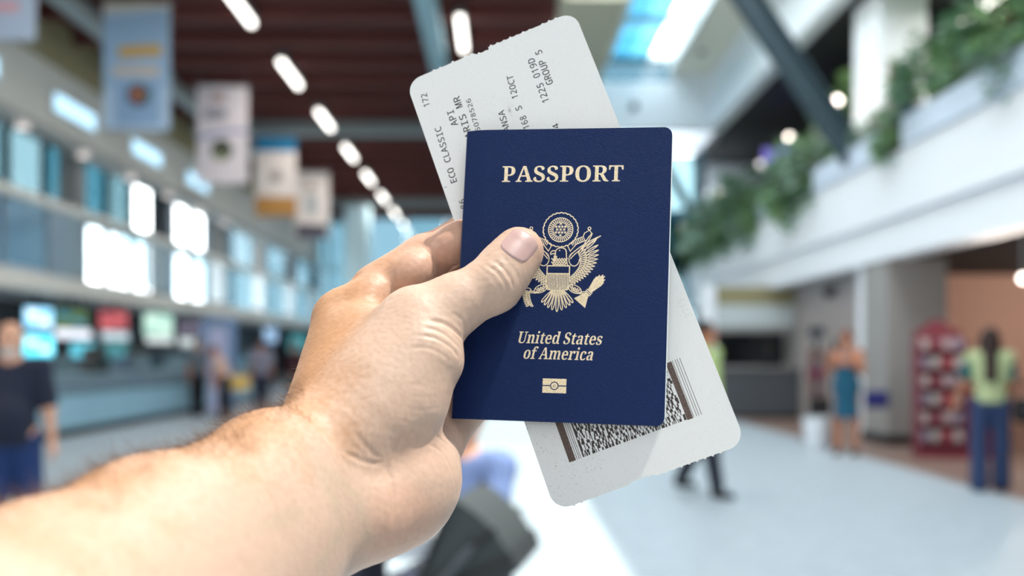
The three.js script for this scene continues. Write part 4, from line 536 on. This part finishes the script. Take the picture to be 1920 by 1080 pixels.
{
  const W = Math.round(PW * PX), H = Math.round(PH * PX);
  const art = canvasTex(W, H, (c) => {
    coverArt(c, W, H, GOLD, NAVY);
    const im = c.getImageData(0, 0, W, H), d = im.data;      // the foil is grainy, the cloth slightly uneven in dye
    const tile = new Float32Array(512 * 512); for (let i = 0; i < tile.length; i++) tile[i] = rnd() - 0.5;
    for (let y = 0; y < H; y++) for (let x = 0; x < W; x++) { const o = (y * W + x) * 4, n = tile[(y >> 1 & 511) * 512 + (x >> 1 & 511)], m = tile[((y >> 2) * 7 & 511) * 512 + ((x >> 2) * 5 & 511)], g = Math.min(1, d[o] / 200); for (let k = 0; k < 3; k++) d[o + k] = Math.max(0, Math.min(255, d[o + k] + n * (g > 0.5 ? 46 : 9) + m * (g > 0.5 ? 30 : 5))); }
    c.putImageData(im, 0, 0);
  });
  const foil = canvasTex(W >> 1, H >> 1, (c) => { c.scale(0.5, 0.5); coverArt(c, W, H, 'rgb(0,110,150)', 'rgb(0,140,0)'); }); foil.colorSpace = THREE.NoColorSpace;
  const leather = canvasTex(1024, 1024, (c) => {      // pressed leather grain: short slanted dashes
    const n = 1024, im = c.createImageData(n, n); const f = new Float32Array(n * n).fill(0.62);
    for (let i = 0; i < 15000; i++) { const x0 = rnd() * n, y0 = rnd() * n, a = 0.55 + rr(-0.35, 0.35), L = rr(6, 15); for (let q = -L; q < L; q += 0.7) for (let w = -2; w <= 2; w++) { const x = (Math.round(x0 + Math.cos(a) * q - Math.sin(a) * w + 1.5 * Math.sin(q * 0.4 + i)) + n) % n, y = (Math.round(y0 + Math.sin(a) * q + Math.cos(a) * w) + n) % n; f[y * n + x] -= 0.055 * (1 - Math.abs(w) / 3); } }
    for (let i = 0; i < n * n; i++) { const v = Math.max(0, Math.min(1, f[i])) * 255; im.data[i * 4] = im.data[i * 4 + 1] = im.data[i * 4 + 2] = v; im.data[i * 4 + 3] = 255; } c.putImageData(im, 0, 0);
  }, true); leather.colorSpace = THREE.NoColorSpace; leather.repeat.set(2.2, 3.1);
  const t = thing('passport', 'navy blue passport with gold lettering and eagle crest, held under the thumb', 'passport');
  upright(t, [0.02526, 0.03435, -0.41628], -0.1328, -0.17373, -0.02509);
  const pts = roundedShape(0.088, 0.125, [0.0006, 0.0034, 0.0034, 0.0006]);
  const cov = new THREE.MeshPhysicalMaterial({ map: art, roughnessMap: foil, metalnessMap: foil, roughness: 1, metalness: 0.35, bumpMap: leather, bumpScale: 0.00024, specularIntensity: 0.32 });
  const back = std(srgb(11, 32, 76), 0.55);
  const front = new THREE.BufferGeometry();
  { const xs = [], P = [], UV = [], I = [], w = 0.044, h = 0.0625, r = 0.0034, th = 0.0006; for (let i = 0; i <= 16; i++) xs.push(-w + 0.011 * i / 16); for (let i = 1; i <= 8; i++) xs.push(-0.033 + (w - r + 0.033) * i / 8); for (let i = 1; i <= 10; i++) xs.push(w - r + r * Math.sin(i / 10 * Math.PI / 2));
    const bend = (x) => (x < -0.033 ? -0.0016 * ((-0.033 - x) / 0.011) ** 2 : 0), top = (x) => (x > w - r ? h - r + Math.sqrt(Math.max(0, r * r - (x - w + r) ** 2)) : h), n = xs.length;
    const add = (x, y, z) => { P.push(x, y, z); UV.push(x / 0.088 + 0.5, y / 0.125 + 0.5); return P.length / 3 - 1; };
    const rows = [[1, 0], [-1, 0], [1, -th], [-1, -th]].map(([s, z]) => xs.map((x) => add(x, s * top(x), bend(x) + z)));
    for (let i = 0; i + 1 < n; i++) { const [A, B, C, D] = rows; I.push(A[i], B[i], B[i + 1], A[i], B[i + 1], A[i + 1], C[i], C[i + 1], D[i + 1], C[i], D[i + 1], D[i]); }
    const wall = (a, b) => { const v = []; for (const k of [a, b]) for (let i = 0; i < n; i++) { const o = rows[k][i] * 3; v.push(add(P[o], P[o + 1], P[o + 2])); } for (let i = 0; i + 1 < n; i++) I.push(v[i], v[i + 1], v[n + i + 1], v[i], v[n + i + 1], v[n + i]); }; wall(0, 2); wall(3, 1);
    for (const i of [0, n - 1]) { const v = [0, 1, 3, 2].map((k) => { const o = rows[k][i] * 3; return add(P[o], P[o + 1], P[o + 2]); }); I.push(...(i ? [v[0], v[1], v[2], v[0], v[2], v[3]] : [v[0], v[2], v[1], v[0], v[3], v[2]])); }
    front.setAttribute('position', new THREE.Float32BufferAttribute(P, 3)); front.setAttribute('uv', new THREE.Float32BufferAttribute(UV, 2)); front.setIndex(I); front.computeVertexNormals(); }
  obj('front_cover', front, cov, t);
  const rear = extruded(pts, 0.0006, 0.00012); rear.translate(0, 0, -0.0038); obj('back_cover', rear, back, t);
  const page = std(srgb(226, 228, 226), 0.8); const inner = roundedShape(0.0862, 0.1235, [0.0004, 0.0032, 0.0032, 0.0004]);
  const innerShort = roundedShape(0.0772, 0.1235, [0.0004, 0.0032, 0.0032, 0.0004]);
  for (let k = 0; k < 9; k++) { const g = extruded(k < 5 ? innerShort : inner, 0.00024); g.translate((k < 5 ? 0.0045 : 0) + 0.00105 + (k % 3) * 0.00012, 0, -0.00096 - k * 0.00026); obj('page', g, page, t); }
  const sp = new THREE.CylinderGeometry(0.0012, 0.0012, 0.1238, 16, 1, false, Math.PI, Math.PI); sp.scale(0.5, 1, 1); sp.translate(-0.0437, 0, -0.0027); obj('spine', sp, back, t);
}
{
  const L = 203.7, W = 81.5, S = 10, perf = [];
  const art = canvasTex(2037, 815, (c) => {
    c.scale(S, S); c.fillStyle = '#d2d0cf'; c.fillRect(0, 0, L, W);
    for (let i = 0; i < 6000; i++) { const v = rnd() < 0.5 ? 255 : 120; c.fillStyle = `rgba(${v},${v},${v},0.05)`; c.fillRect(rr(0, L), rr(0, W), rr(0.2, 1.2), rr(0.15, 0.6)); }
    for (let i = 0; i < 900; i++) { const far = rnd() < 0.55, x = far ? rr(0, 60) : rr(0, L), y = far ? rr(0, 26) : rr(0, W), r = rr(0.06, 0.2); c.fillStyle = `rgba(84,82,80,${rr(0.12, far ? 0.55 : 0.25)})`; c.beginPath(); c.ellipse(x, y, r, r * rr(0.6, 1.4), rr(0, 3), 0, 7); c.fill(); }
    c.fillStyle = '#2b2b2d';
    const put = (s, x0, x1, base, cap, weight = 'normal') => { c.save(); c.translate(x0, base[0]); c.rotate(Math.atan2(base[1] - base[0], x1 - x0)); c.font = weight + ' 100px monospace'; const w = c.measureText(s).width; c.scale((x1 - x0) / w, cap * 1.12 / 72); c.fillText(s, 0, 0); c.lineWidth = 1.6; c.strokeStyle = c.fillStyle; c.strokeText(s, 0, 0); c.restore(); };
    put('172', 188.2, 195.2, [6.7, 7.3], 2.5); put('ECO CLASSIC', 149.4, 177.4, [7.0, 8.2], 2.55); put('API', 174.6, 182.8, [15.9, 16.1], 2.75); put('CHARIS MR', 160.6, 187.6, [20.0, 20.7], 2.75); put('TK 04895078526', 151, 184.5, [23.8, 25], 1.9); put('LUFTANSA', 152, 173, [36.0, 37.2], 2.5);
    put('168', 160.0, 166.8, [45.1, 45.3], 2.5); put('S', 169.6, 171.9, [45.0, 45.0], 2.6); put('12OCT', 175.2, 187, [45.0, 46.3], 2.5); put('1225 019D', 168, 190.6, [57.2, 57.7], 2.7); put('GROUP 5', 175.2, 193, [61.6, 62.0], 2.7); put('4', 155, 157.6, [57.2, 57.2], 2.4); put('86', 136.6, 141.4, [7.2, 7.4], 2.3);
    c.fillRect(149.3, 0.6, 0.2, 1.3); c.fillStyle = 'rgba(60,62,66,0.07)'; put('3719', 56, 65, [80.6, 79.6], 2.6);
    c.fillStyle = 'rgba(120,116,104,0.28)'; for (let i = 0; i < 260; i++) { const a = rr(0, 7), q = rnd() * rnd() * 6; c.beginPath(); c.arc(171.5 + Math.cos(a) * q * 1.3, 39.5 + Math.sin(a) * q * 0.6, rr(0.1, 0.45), 0, 7); c.globalAlpha = 0.1; c.fill(); } c.globalAlpha = 1;
    // stacked bar code
    c.fillStyle = '#4a3a35'; c.fillRect(16.8, 12.2, 24.8, 2.9); c.fillRect(16.6, 63.2, 24.8, 2.5); c.fillStyle = '#3c3534';
    for (const y of [15.6, 16.45, 17.2, 66.0, 67.2, 68.1, 69.2]) c.fillRect(16.8, y, 24.8, 0.2);
    for (let r = 0; r < 20; r++) { let y = 18.2; let on = 1; while (y < 62.2) { const w = 0.33 * (1 + Math.floor(rnd() * 3.3)); if (on) c.fillRect(16.9 + r * 1.22, y, 1.24, w); on ^= 1; y += w; } }
    c.fillStyle = 'rgba(200,190,184,0.5)'; for (let i = 0; i < 2600; i++) { const b = rnd() < 0.5; c.fillRect(rr(16.8, 41.6), b ? rr(12.2, 15.1) : rr(63.2, 65.7), 0.12, 0.09); }
  });
  const pts = [], w = W / 2, h = L / 2, R = 7;
  const arc = (cx, cy, a0) => { for (let i = 0; i <= 12; i++) { const a = a0 - (Math.PI / 2) * i / 12; pts.push([cx + Math.cos(a) * R, cy + Math.sin(a) * R]); } };
  arc(-w + R, h - R, Math.PI); let step = 0; for (let x = -w + R + 3; x < w - R - 1; x += 3.1) { step = x > -7 && x < -0.4 ? -1.1 : 0; const n = rr(0.25, 0.75) * (rnd() < 0.7 ? 1 : 0); pts.push([x, h + step], [x + 0.5, h + step + n], [x + 1.1, h + step + n * 0.8], [x + 1.5, h + step]); if (step && x + 3.1 > -0.4) pts.push([x + 2.4, h + step], [x + 2.45, h]); }
  arc(w - R, h - R, Math.PI / 2); arc(w - R, -h + R, 0); for (let x = w - R - 3; x > -w + R + 1; x -= 3.3) { const st = x > -8 && x < 2 ? 0.9 : 0, n = rr(0.25, 0.7) * (rnd() < 0.6 ? 1 : 0); pts.push([x, -h + st], [x - 0.6, -h + st - n], [x - 1.3, -h + st]); } arc(-w + R, -h + R, -Math.PI / 2);
  const g = extruded(pts.map(([x, y]) => [x / 1000, y / 1000]), 0.00032); g.translate(0, 0, -0.00032);
  const p = g.attributes.position, uv = g.attributes.uv; for (let i = 0; i < p.count; i++) uv.setXY(i, p.getY(i) * 1000 / L + 0.5, 1 - (p.getX(i) * 1000 / W + 0.5));
  const t = thing('boarding_pass', 'grey-white boarding pass with bar code and torn perforated ends behind the passport', 'boarding pass');
  upright(t, [0.02716, 0.04414, -0.42451], -0.15975, -0.20158, 0.36624);
  obj('card', g, new THREE.MeshPhysicalMaterial({ map: art, roughness: 0.62, bumpMap: grain, bumpScale: 0.00003, specularIntensity: 0.4 }), t);
}
function CREASES(f) {
  // thumb: knuckle wrinkles, base folds
  for (let k = 0; k < 7; k++) { const t = k / 6; f(0.5, k % 2 ? 0.16 : 0.28, [[893 + 44 * t, 497 - 22 * t], [914 + 37 * t, 512 - 22 * t], [937 + 30 * t, 540 - 29 * t], [944 + 30 * t, 562 - 32 * t]]); }
  f(0.7, 0.42, [[905, 494], [928, 508], [948, 535], [952, 556]]); f(0.7, 0.38, [[918, 487], [940, 500], [958, 525], [963, 545]]);
  f(1.3, 0.9, [[800, 600], [830, 606], [855, 622], [870, 640]]); f(1.0, 0.6, [[790, 612], [825, 622], [850, 640], [868, 660]]); f(0.9, 0.5, [[770, 628], [815, 634], [850, 656], [862, 675]]); f(0.8, 0.35, [[845, 585], [866, 600], [874, 622]]); f(0.8, 0.3, [[765, 650], [810, 655], [850, 680]]);
  f(0.7, 0.13, [[760, 742], [800, 745], [840, 738]]); f(0.7, 0.13, [[748, 762], [790, 770], [830, 762]]); f(0.7, 0.12, [[740, 785], [780, 795], [812, 792]]); f(0.7, 0.1, [[755, 720], [800, 722], [848, 712]]);
  // thenar border and heel
  f(2.6, 2.0, [[845, 770], [812, 820], [780, 848], [745, 862], [722, 868]]); f(1.6, 0.8, [[722, 868], [733, 900], [738, 945], [735, 985]]); f(1.2, 0.5, [[640, 845], [690, 868], [722, 868]]); f(1.2, 0.35, [[655, 800], [690, 840], [715, 862]]); f(1.0, 0.3, [[610, 820], [650, 870], [665, 930], [668, 985]]);
  // palm behind the thumb
  f(0.7, 0.4, [[800, 830], [830, 850], [850, 890]]); f(0.7, 0.35, [[815, 815], [845, 840], [862, 875]]); f(0.7, 0.3, [[830, 800], [858, 822], [870, 850]]);
  // index finger: joint folds
  f(1.4, 1.1, [[771, 449], [795, 462], [812, 482], [824, 510], [826, 524]], 0.5); f(0.8, 0.45, [[800, 455], [818, 478], [826, 505]]); f(1.0, 0.5, [[820, 452], [836, 480], [842, 500]]);
  f(1.5, 1.1, [[706, 506], [728, 511], [748, 524], [764, 543]], 0.5); f(1.2, 0.7, [[655, 526], [690, 536], [715, 552], [735, 570]]); f(1.0, 0.5, [[668, 540], [700, 556], [722, 574]]); f(1.2, 0.5, [[640, 545], [690, 580], [735, 590]]);
  // wrist
  f(1.0, 0.3, [[545, 745], [580, 770], [620, 815], [640, 850]]); f(0.9, 0.25, [[530, 775], [580, 820], [610, 880]]);
}
// ================================================================ THE HAND
{
  const q = (x, y, d) => at(x, y, d), mm = 0.001;
  // wrist, forearm
  const rW = q(580, 850, 0.375), uW = q(612, 992, 0.371), rA = q(508, 895, 0.354), uA = q(480, 1105, 0.338), rB = q(283, 1040, 0.292), uB = q(300, 1290, 0.285), rC = q(85, 1185, 0.252), uC = q(40, 1500, 0.22), rD = q(-220, 1420, 0.19), uD = q(-260, 1900, 0.165);
  const mcp = { index: q(645, 600, 0.432), middle: q(715, 655, 0.450), ring: q(775, 715, 0.450), pinky: q(818, 788, 0.440) };
  const tendon = (a, b, r) => cap(a, b, r, r);
  const base = blend(0.014, [
    cap(rW, rA, 0.0175, 0.0205), cap(uW, uA, 0.0165, 0.020), cap(rA, rB, 0.0205, 0.0255), cap(uA, uB, 0.020, 0.0255), cap(rB, rC, 0.0255, 0.030), cap(uB, uC, 0.0255, 0.030), cap(rC, rD, 0.030, 0.034), cap(uC, uD, 0.030, 0.034),
    cap(q(596, 925, 0.368), q(500, 1000, 0.343), 0.015, 0.019), cap(q(290, 1150, 0.288), q(60, 1330, 0.236), 0.027, 0.031), cap(q(500, 1000, 0.343), q(290, 1150, 0.288), 0.019, 0.027),
    cap(q(590, 860, 0.385), mcp.index, 0.015, 0.0125), cap(q(640, 890, 0.392), mcp.middle, 0.014, 0.0115), cap(q(675, 915, 0.394), mcp.ring, 0.014, 0.011), cap(q(705, 935, 0.392), mcp.pinky, 0.014, 0.0108),
    ell(q(752, 915, 0.391), 0.0182, 0.0215, 0.017), cap(q(685, 962, 0.376), q(772, 890, 0.398), 0.016, 0.0138), cap(q(768, 900, 0.397), q(826, 800, 0.442), 0.0148, 0.0110),            // heel
    cap(q(628, 825, 0.380), q(708, 648, 0.4085), 0.0150, 0.0136), cap(q(640, 745, 0.396), q(682, 640, 0.4185), 0.0135, 0.0122),     // web between thumb and index
  ]), thenar = blend(0.011, [
    cap(q(640, 800, 0.377), q(778, 610, 0.398), 0.0165, 0.0128),                                                             // thumb metacarpal
    cap(q(715, 770, 0.383), q(800, 672, 0.391), 0.0155, 0.0142), cap(q(690, 800, 0.381), q(768, 765, 0.388), 0.012, 0.0128),   // thenar
  ]), palm = blend(0.0085, [base, thenar]);
  const finger = (a, p, d, t, ra, rp, rd, rt) => blend(0.004, [cap(a, a.clone().lerp(p, 0.5), ra, rp * 1.05), cap(a.clone().lerp(p, 0.42), p, rp * 1.06, rp), cap(p, d, rp * 0.99, rd), cap(d, t, rd, rt)]);
  const index = finger(mcp.index, q(797, 487, 0.4445), q(893, 425, 0.4465), q(962, 395, 0.4395), 0.0114, 0.0099, 0.0088, 0.0076);
  const axQ = (a, b) => new THREE.Quaternion().setFromUnitVectors(V(1, 0, 0), b.clone().sub(a).normalize()), iq = axQ(mcp.index, q(797, 487, 0.4445)), iq2 = axQ(q(797, 487, 0.4445), q(893, 425, 0.4465));
  const indexPads = blend(0.003, [index, cap(q(706, 540, 0.4375), q(795, 483, 0.4445), 0.0106, 0.0099), ell(q(772, 512, 0.4338), 0.0120, 0.0092, 0.0090, iq), ell(q(856, 456, 0.4378), 0.0132, 0.0090, 0.0090, iq2), ell(q(690, 562, 0.4285), 0.0125, 0.0096, 0.0088, iq)]);
  const middle = finger(mcp.middle, q(848, 545, 0.4625), q(945, 480, 0.4525), q(1012, 455, 0.4385), 0.0108, 0.0100, 0.0089, 0.0078);
  const ring = finger(mcp.ring, q(897, 635, 0.4650), q(987, 570, 0.4490), q(1047, 535, 0.4350), 0.0104, 0.0094, 0.0084, 0.0074);
  const pinky = finger(mcp.pinky, q(915, 745, 0.4530), q(975, 690, 0.4430), q(1026, 655, 0.4310), 0.0104, 0.0085, 0.0076, 0.0066);
  const ip = q(925, 533, 0.4055), tip = q(974, 470, 0.4108);
  const thumb = blend(0.005, [cap(q(700, 715, 0.385), q(778, 608, 0.3985), 0.013, 0.0122), cap(q(778, 608, 0.3985), q(850, 572, 0.4015), 0.0122, 0.0116), cap(q(850, 572, 0.4015), ip, 0.0114, 0.0112), cap(ip, q(950, 500, 0.4085), 0.0109, 0.0102), cap(q(950, 500, 0.4085), tip, 0.0102, 0.0097), ell(q(968, 480, 0.4135), 0.0088, 0.0088, 0.0070)]);
  const field = blend(0.0012, [blend(0.008, [palm, indexPads]), blend(0.009, [palm, middle]), blend(0.009, [palm, ring]), blend(0.009, [palm, pinky]), blend(0.010, [palm, thumb])]);
  // ---- mesh
  const all = [rD, uD, rW, uW, mcp.index, mcp.pinky, tip, q(1047, 535, 0.435), q(962, 395, 0.44), q(848, 545, 0.4625), q(897, 635, 0.466)], lo = [0, 1, 2].map((c) => Math.min(...all.map((v) => v.getComponent(c))) - 0.045), hi = [0, 1, 2].map((c) => Math.max(...all.map((v) => v.getComponent(c))) + 0.045);
  const { pos, idx } = surface(field, lo, hi, 0.00072, 1.6), n = pos.length / 3;
  // creases and folds, each a line lying on the skin: [width mm, depth mm, points], found by looking from the eye
  const eye = V(0, EYE, 0), onSkin = (x, y) => { const d = q(x, y, 1).sub(eye).normalize(); let t = 0.2; for (let i = 0; i < 160; i++) { const v = field.d(eye.x + d.x * t, eye.y + d.y * t, eye.z + d.z * t); if (v < 1e-4) break; t += v * 0.8; if (t > 0.6) return null; } return eye.clone().addScaledVector(d, t); };
  const folds = [];
  const fold = (w, depth, pts, rim = 0.35) => { const c = new THREE.CatmullRomCurve3(pts.map(([x, y]) => V(x, y, 0))), P = c.getPoints(Math.max(6, pts.length * 7)).map((v) => onSkin(v.x, v.y)).filter(Boolean); if (P.length < 3 || P.some((v, i) => i && v.distanceTo(P[i - 1]) > 0.005)) return; const s = new THREE.Sphere().setFromPoints(P); folds.push({ w: Math.max(0.7, w * 0.75) * mm, depth: depth * 0.6 * mm, rim, P, s }); };
  CREASES(fold);
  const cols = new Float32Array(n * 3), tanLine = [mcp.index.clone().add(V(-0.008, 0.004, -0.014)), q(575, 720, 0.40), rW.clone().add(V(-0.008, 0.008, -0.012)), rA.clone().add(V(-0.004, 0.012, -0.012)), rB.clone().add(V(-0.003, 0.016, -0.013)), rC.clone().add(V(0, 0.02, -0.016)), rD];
  const segD = (x, y, z, a, b) => { const dx = b.x - a.x, dy = b.y - a.y, dz = b.z - a.z, px = x - a.x, py = y - a.y, pz = z - a.z; let t = (px * dx + py * dy + pz * dz) / (dx * dx + dy * dy + dz * dz + 1e-12); const tt = t < 0 ? 0 : t > 1 ? 1 : t; return [Math.hypot(px - dx * tt, py - dy * tt, pz - dz * tt), tt]; };
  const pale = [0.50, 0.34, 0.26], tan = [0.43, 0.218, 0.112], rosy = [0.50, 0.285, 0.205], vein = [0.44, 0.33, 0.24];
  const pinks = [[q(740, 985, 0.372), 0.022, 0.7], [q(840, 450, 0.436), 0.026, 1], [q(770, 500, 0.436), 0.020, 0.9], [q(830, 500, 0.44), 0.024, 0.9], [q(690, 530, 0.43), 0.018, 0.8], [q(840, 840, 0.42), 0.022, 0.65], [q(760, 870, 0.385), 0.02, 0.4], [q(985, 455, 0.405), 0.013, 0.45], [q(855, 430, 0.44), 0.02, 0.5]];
  const veins = [[[560, 830], [610, 905], [640, 985], [600, 1060]], [[600, 870], [665, 930], [690, 1010]], [[420, 900], [330, 985], [220, 1060]], [[560, 960], [430, 1010], [330, 1075]]].map((l) => new THREE.CatmullRomCurve3(l.map(([x, y]) => V(x, y, 0))).getPoints(14).map((v) => onSkin(v.x, v.y)).filter(Boolean));
  const tanWeight = new Float32Array(n);
  for (let i = 0; i < n; i++) {
    let x = pos[i * 3], y = pos[i * 3 + 1], z = pos[i * 3 + 2];
    const f = field.near(x, y, z, 0.004); let g;
    for (let k = 0; k < 2; k++) { g = gradient(f, x, y, z); const v = f.d(x, y, z); x -= g[0] * v; y -= g[1] * v; z -= g[2] * v; }
    let h = 0; const hand = z < -0.33 ? 1 : 0.6;
    h += 0.10 * mm * noise3(x * 70, y * 70, z * 70) * hand + 0.06 * mm * noise3(x * 330, y * 330, z * 330) + 0.055 * mm * noise3(x * 1000, y * 1000, z * 1000);
    for (const c of folds) {
      const sx = x - c.s.center.x, sy = y - c.s.center.y, sz = z - c.s.center.z, far = c.s.radius + c.w * 4; if (sx * sx + sy * sy + sz * sz > far * far) continue;
      let best = 1, bt = 0; for (let k = 0; k + 1 < c.P.length; k++) { const [d, t] = segD(x, y, z, c.P[k], c.P[k + 1]); if (d < best) { best = d; bt = (k + t) / (c.P.length - 1); } }
      if (best > c.w * 4) continue; const end = Math.min(1, Math.min(bt, 1 - bt) * 5), u = best / c.w; h -= c.depth * end * (Math.exp(-u * u) - c.rim * Math.exp(-((u - 1.9) ** 2) / 1.2));
    }
    pos[i * 3] = x + g[0] * h; pos[i * 3 + 1] = y + g[1] * h; pos[i * 3 + 2] = z + g[2] * h;
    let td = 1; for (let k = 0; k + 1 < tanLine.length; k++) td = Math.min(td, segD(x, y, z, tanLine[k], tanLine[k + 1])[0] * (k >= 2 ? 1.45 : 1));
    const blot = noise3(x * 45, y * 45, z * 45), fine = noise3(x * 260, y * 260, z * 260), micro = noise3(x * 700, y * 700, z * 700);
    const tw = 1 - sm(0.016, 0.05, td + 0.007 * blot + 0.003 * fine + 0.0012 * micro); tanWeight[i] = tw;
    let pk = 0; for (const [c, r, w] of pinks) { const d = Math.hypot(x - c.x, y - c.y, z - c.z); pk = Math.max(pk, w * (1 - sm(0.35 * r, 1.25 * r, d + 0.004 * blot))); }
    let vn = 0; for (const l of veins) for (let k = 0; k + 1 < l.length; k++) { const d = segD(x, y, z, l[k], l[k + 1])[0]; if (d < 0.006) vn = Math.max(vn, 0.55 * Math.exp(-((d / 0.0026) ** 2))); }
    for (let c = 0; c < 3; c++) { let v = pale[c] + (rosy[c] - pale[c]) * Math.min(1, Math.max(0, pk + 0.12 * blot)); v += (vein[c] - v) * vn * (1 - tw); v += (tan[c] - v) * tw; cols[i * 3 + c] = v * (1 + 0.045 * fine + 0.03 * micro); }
  }
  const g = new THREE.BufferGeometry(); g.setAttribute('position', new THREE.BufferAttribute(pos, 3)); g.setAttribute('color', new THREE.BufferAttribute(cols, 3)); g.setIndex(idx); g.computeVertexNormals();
  const t = thing('hand', 'bare left hand and hairy tanned forearm reaching in from lower left, thumb on passport', 'hand');
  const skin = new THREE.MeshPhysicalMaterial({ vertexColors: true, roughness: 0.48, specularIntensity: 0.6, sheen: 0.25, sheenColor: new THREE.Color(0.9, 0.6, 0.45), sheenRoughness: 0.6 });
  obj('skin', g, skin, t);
  // ---- thumbnail: a curved plate set into the tip
  {
    const c0 = onSkin(974, 458), ax = tip.clone().sub(ip).normalize(), view = gradient(field, c0.x, c0.y, c0.z), N = V(...view); const side = N.clone().cross(ax).normalize(), P = [], I = [], nu = 28, nv = 30;
    N.copy(ax.clone().cross(side)).normalize(); if (N.dot(V(...view)) < 0) N.negate();
    for (let j = 0; j <= nv; j++) for (let i = 0; i <= nu; i++) {
      let u = i / nu * 2 - 1, v = j / nv * 2 - 1; const round = v < 0 ? 1 - 0.25 * u * u : 1 - 0.3 * u * u * u * u, rx = 0.0069, ry = 0.0073; const px = u * rx * (1 - 0.06 * v * v - (v < -0.6 ? (v + 0.6) ** 2 * 0.9 : 0)), py = v * ry * round;
      const o = c0.clone().addScaledVector(side, px).addScaledVector(ax, py).addScaledVector(N, 0.006); let k = 0; for (; k < 60; k++) { const d = field.d(o.x, o.y, o.z); if (d < 4e-5) break; o.addScaledVector(N, -d * 0.7); }
      const edge = Math.max(Math.abs(u), Math.abs(v)); o.addScaledVector(N, 0.00042 - 0.0006 * sm(0.86, 1, edge)); P.push(o.x, o.y, o.z);
    }
    for (let j = 0; j < nv; j++) for (let i = 0; i < nu; i++) { const a = j * (nu + 1) + i, b = a + 1, c = a + nu + 1, d = c + 1; I.push(a, b, d, a, d, c); }
    const ng = new THREE.BufferGeometry(); ng.setAttribute('position', new THREE.Float32BufferAttribute(P, 3)); ng.setIndex(I); ng.computeVertexNormals();
    const m = obj('thumbnail', ng, new THREE.MeshPhysicalMaterial({ color: new THREE.Color(0.42, 0.265, 0.245), roughness: 0.4, clearcoat: 0.12, clearcoatRoughness: 0.25, side: THREE.DoubleSide }), t); m.userData.label = 'pale pink thumbnail';
  }
  // ---- forearm hair on the tanned side
  {
    const hg = new THREE.BufferGeometry(), P = [], I = [], seg = 6; for (let i = 0; i <= seg; i++) { const u = i / seg, r = 0.0042 * (1 - 0.8 * u); for (let k = 0; k < 3; k++) P.push(Math.cos(k * 2.094) * r + 0.28 * u * u, u * (1 - 0.15 * u), Math.sin(k * 2.094) * r); if (i < seg) for (let k = 0; k < 3; k++) { const a = i * 3 + k, b = i * 3 + (k + 1) % 3; I.push(a, a + 3, b, b, a + 3, b + 3); } }
    hg.setAttribute('position', new THREE.Float32BufferAttribute(P, 3)); hg.setIndex(I); hg.computeVertexNormals();
    const list = [], nrm = g.attributes.normal, along = rB.clone().sub(rW).normalize(); let guard = 0;
    while (list.length < 5500 && guard++ < 400000) { const i = Math.floor(rnd() * n), x = pos[i * 3], z = pos[i * 3 + 2]; if (tanWeight[i] < 0.6 || nrm.getZ(i) > 0.4 || z < -0.408 || z > -0.22) continue; if (rnd() > tanWeight[i] * (z < -0.385 ? 0.12 : 1)) continue;
      const nn = V(nrm.getX(i), nrm.getY(i), nrm.getZ(i)), dir = nn.clone().multiplyScalar(rr(0.2, 0.6)).addScaledVector(along, rr(0.1, 1.0)).add(V(rr(-0.3, 0.3), rr(-0.3, 0.3), rr(-0.3, 0.3))).normalize(), L = rr(0.004, 0.0095);
      const m = new THREE.Matrix4().compose(V(x, pos[i * 3 + 1], z), new THREE.Quaternion().setFromUnitVectors(V(0, 1, 0), dir).multiply(new THREE.Quaternion().setFromAxisAngle(V(0, 1, 0), rr(0, 6.28))), V(L, L, L).multiply(V(1, 1, 1))); list.push(m); }
    const thick = 1; const im = new THREE.InstancedMesh(hg, std(srgb(104, 74, 54), 0.5), list.length); list.forEach((m, i) => im.setMatrixAt(i, m)); im.name = 'arm_hair'; im.userData.kind = 'stuff'; im.castShadow = true; t.add(im);
  }
  console.log('hand vertices', n);
}
renderer.render(scene, camera);
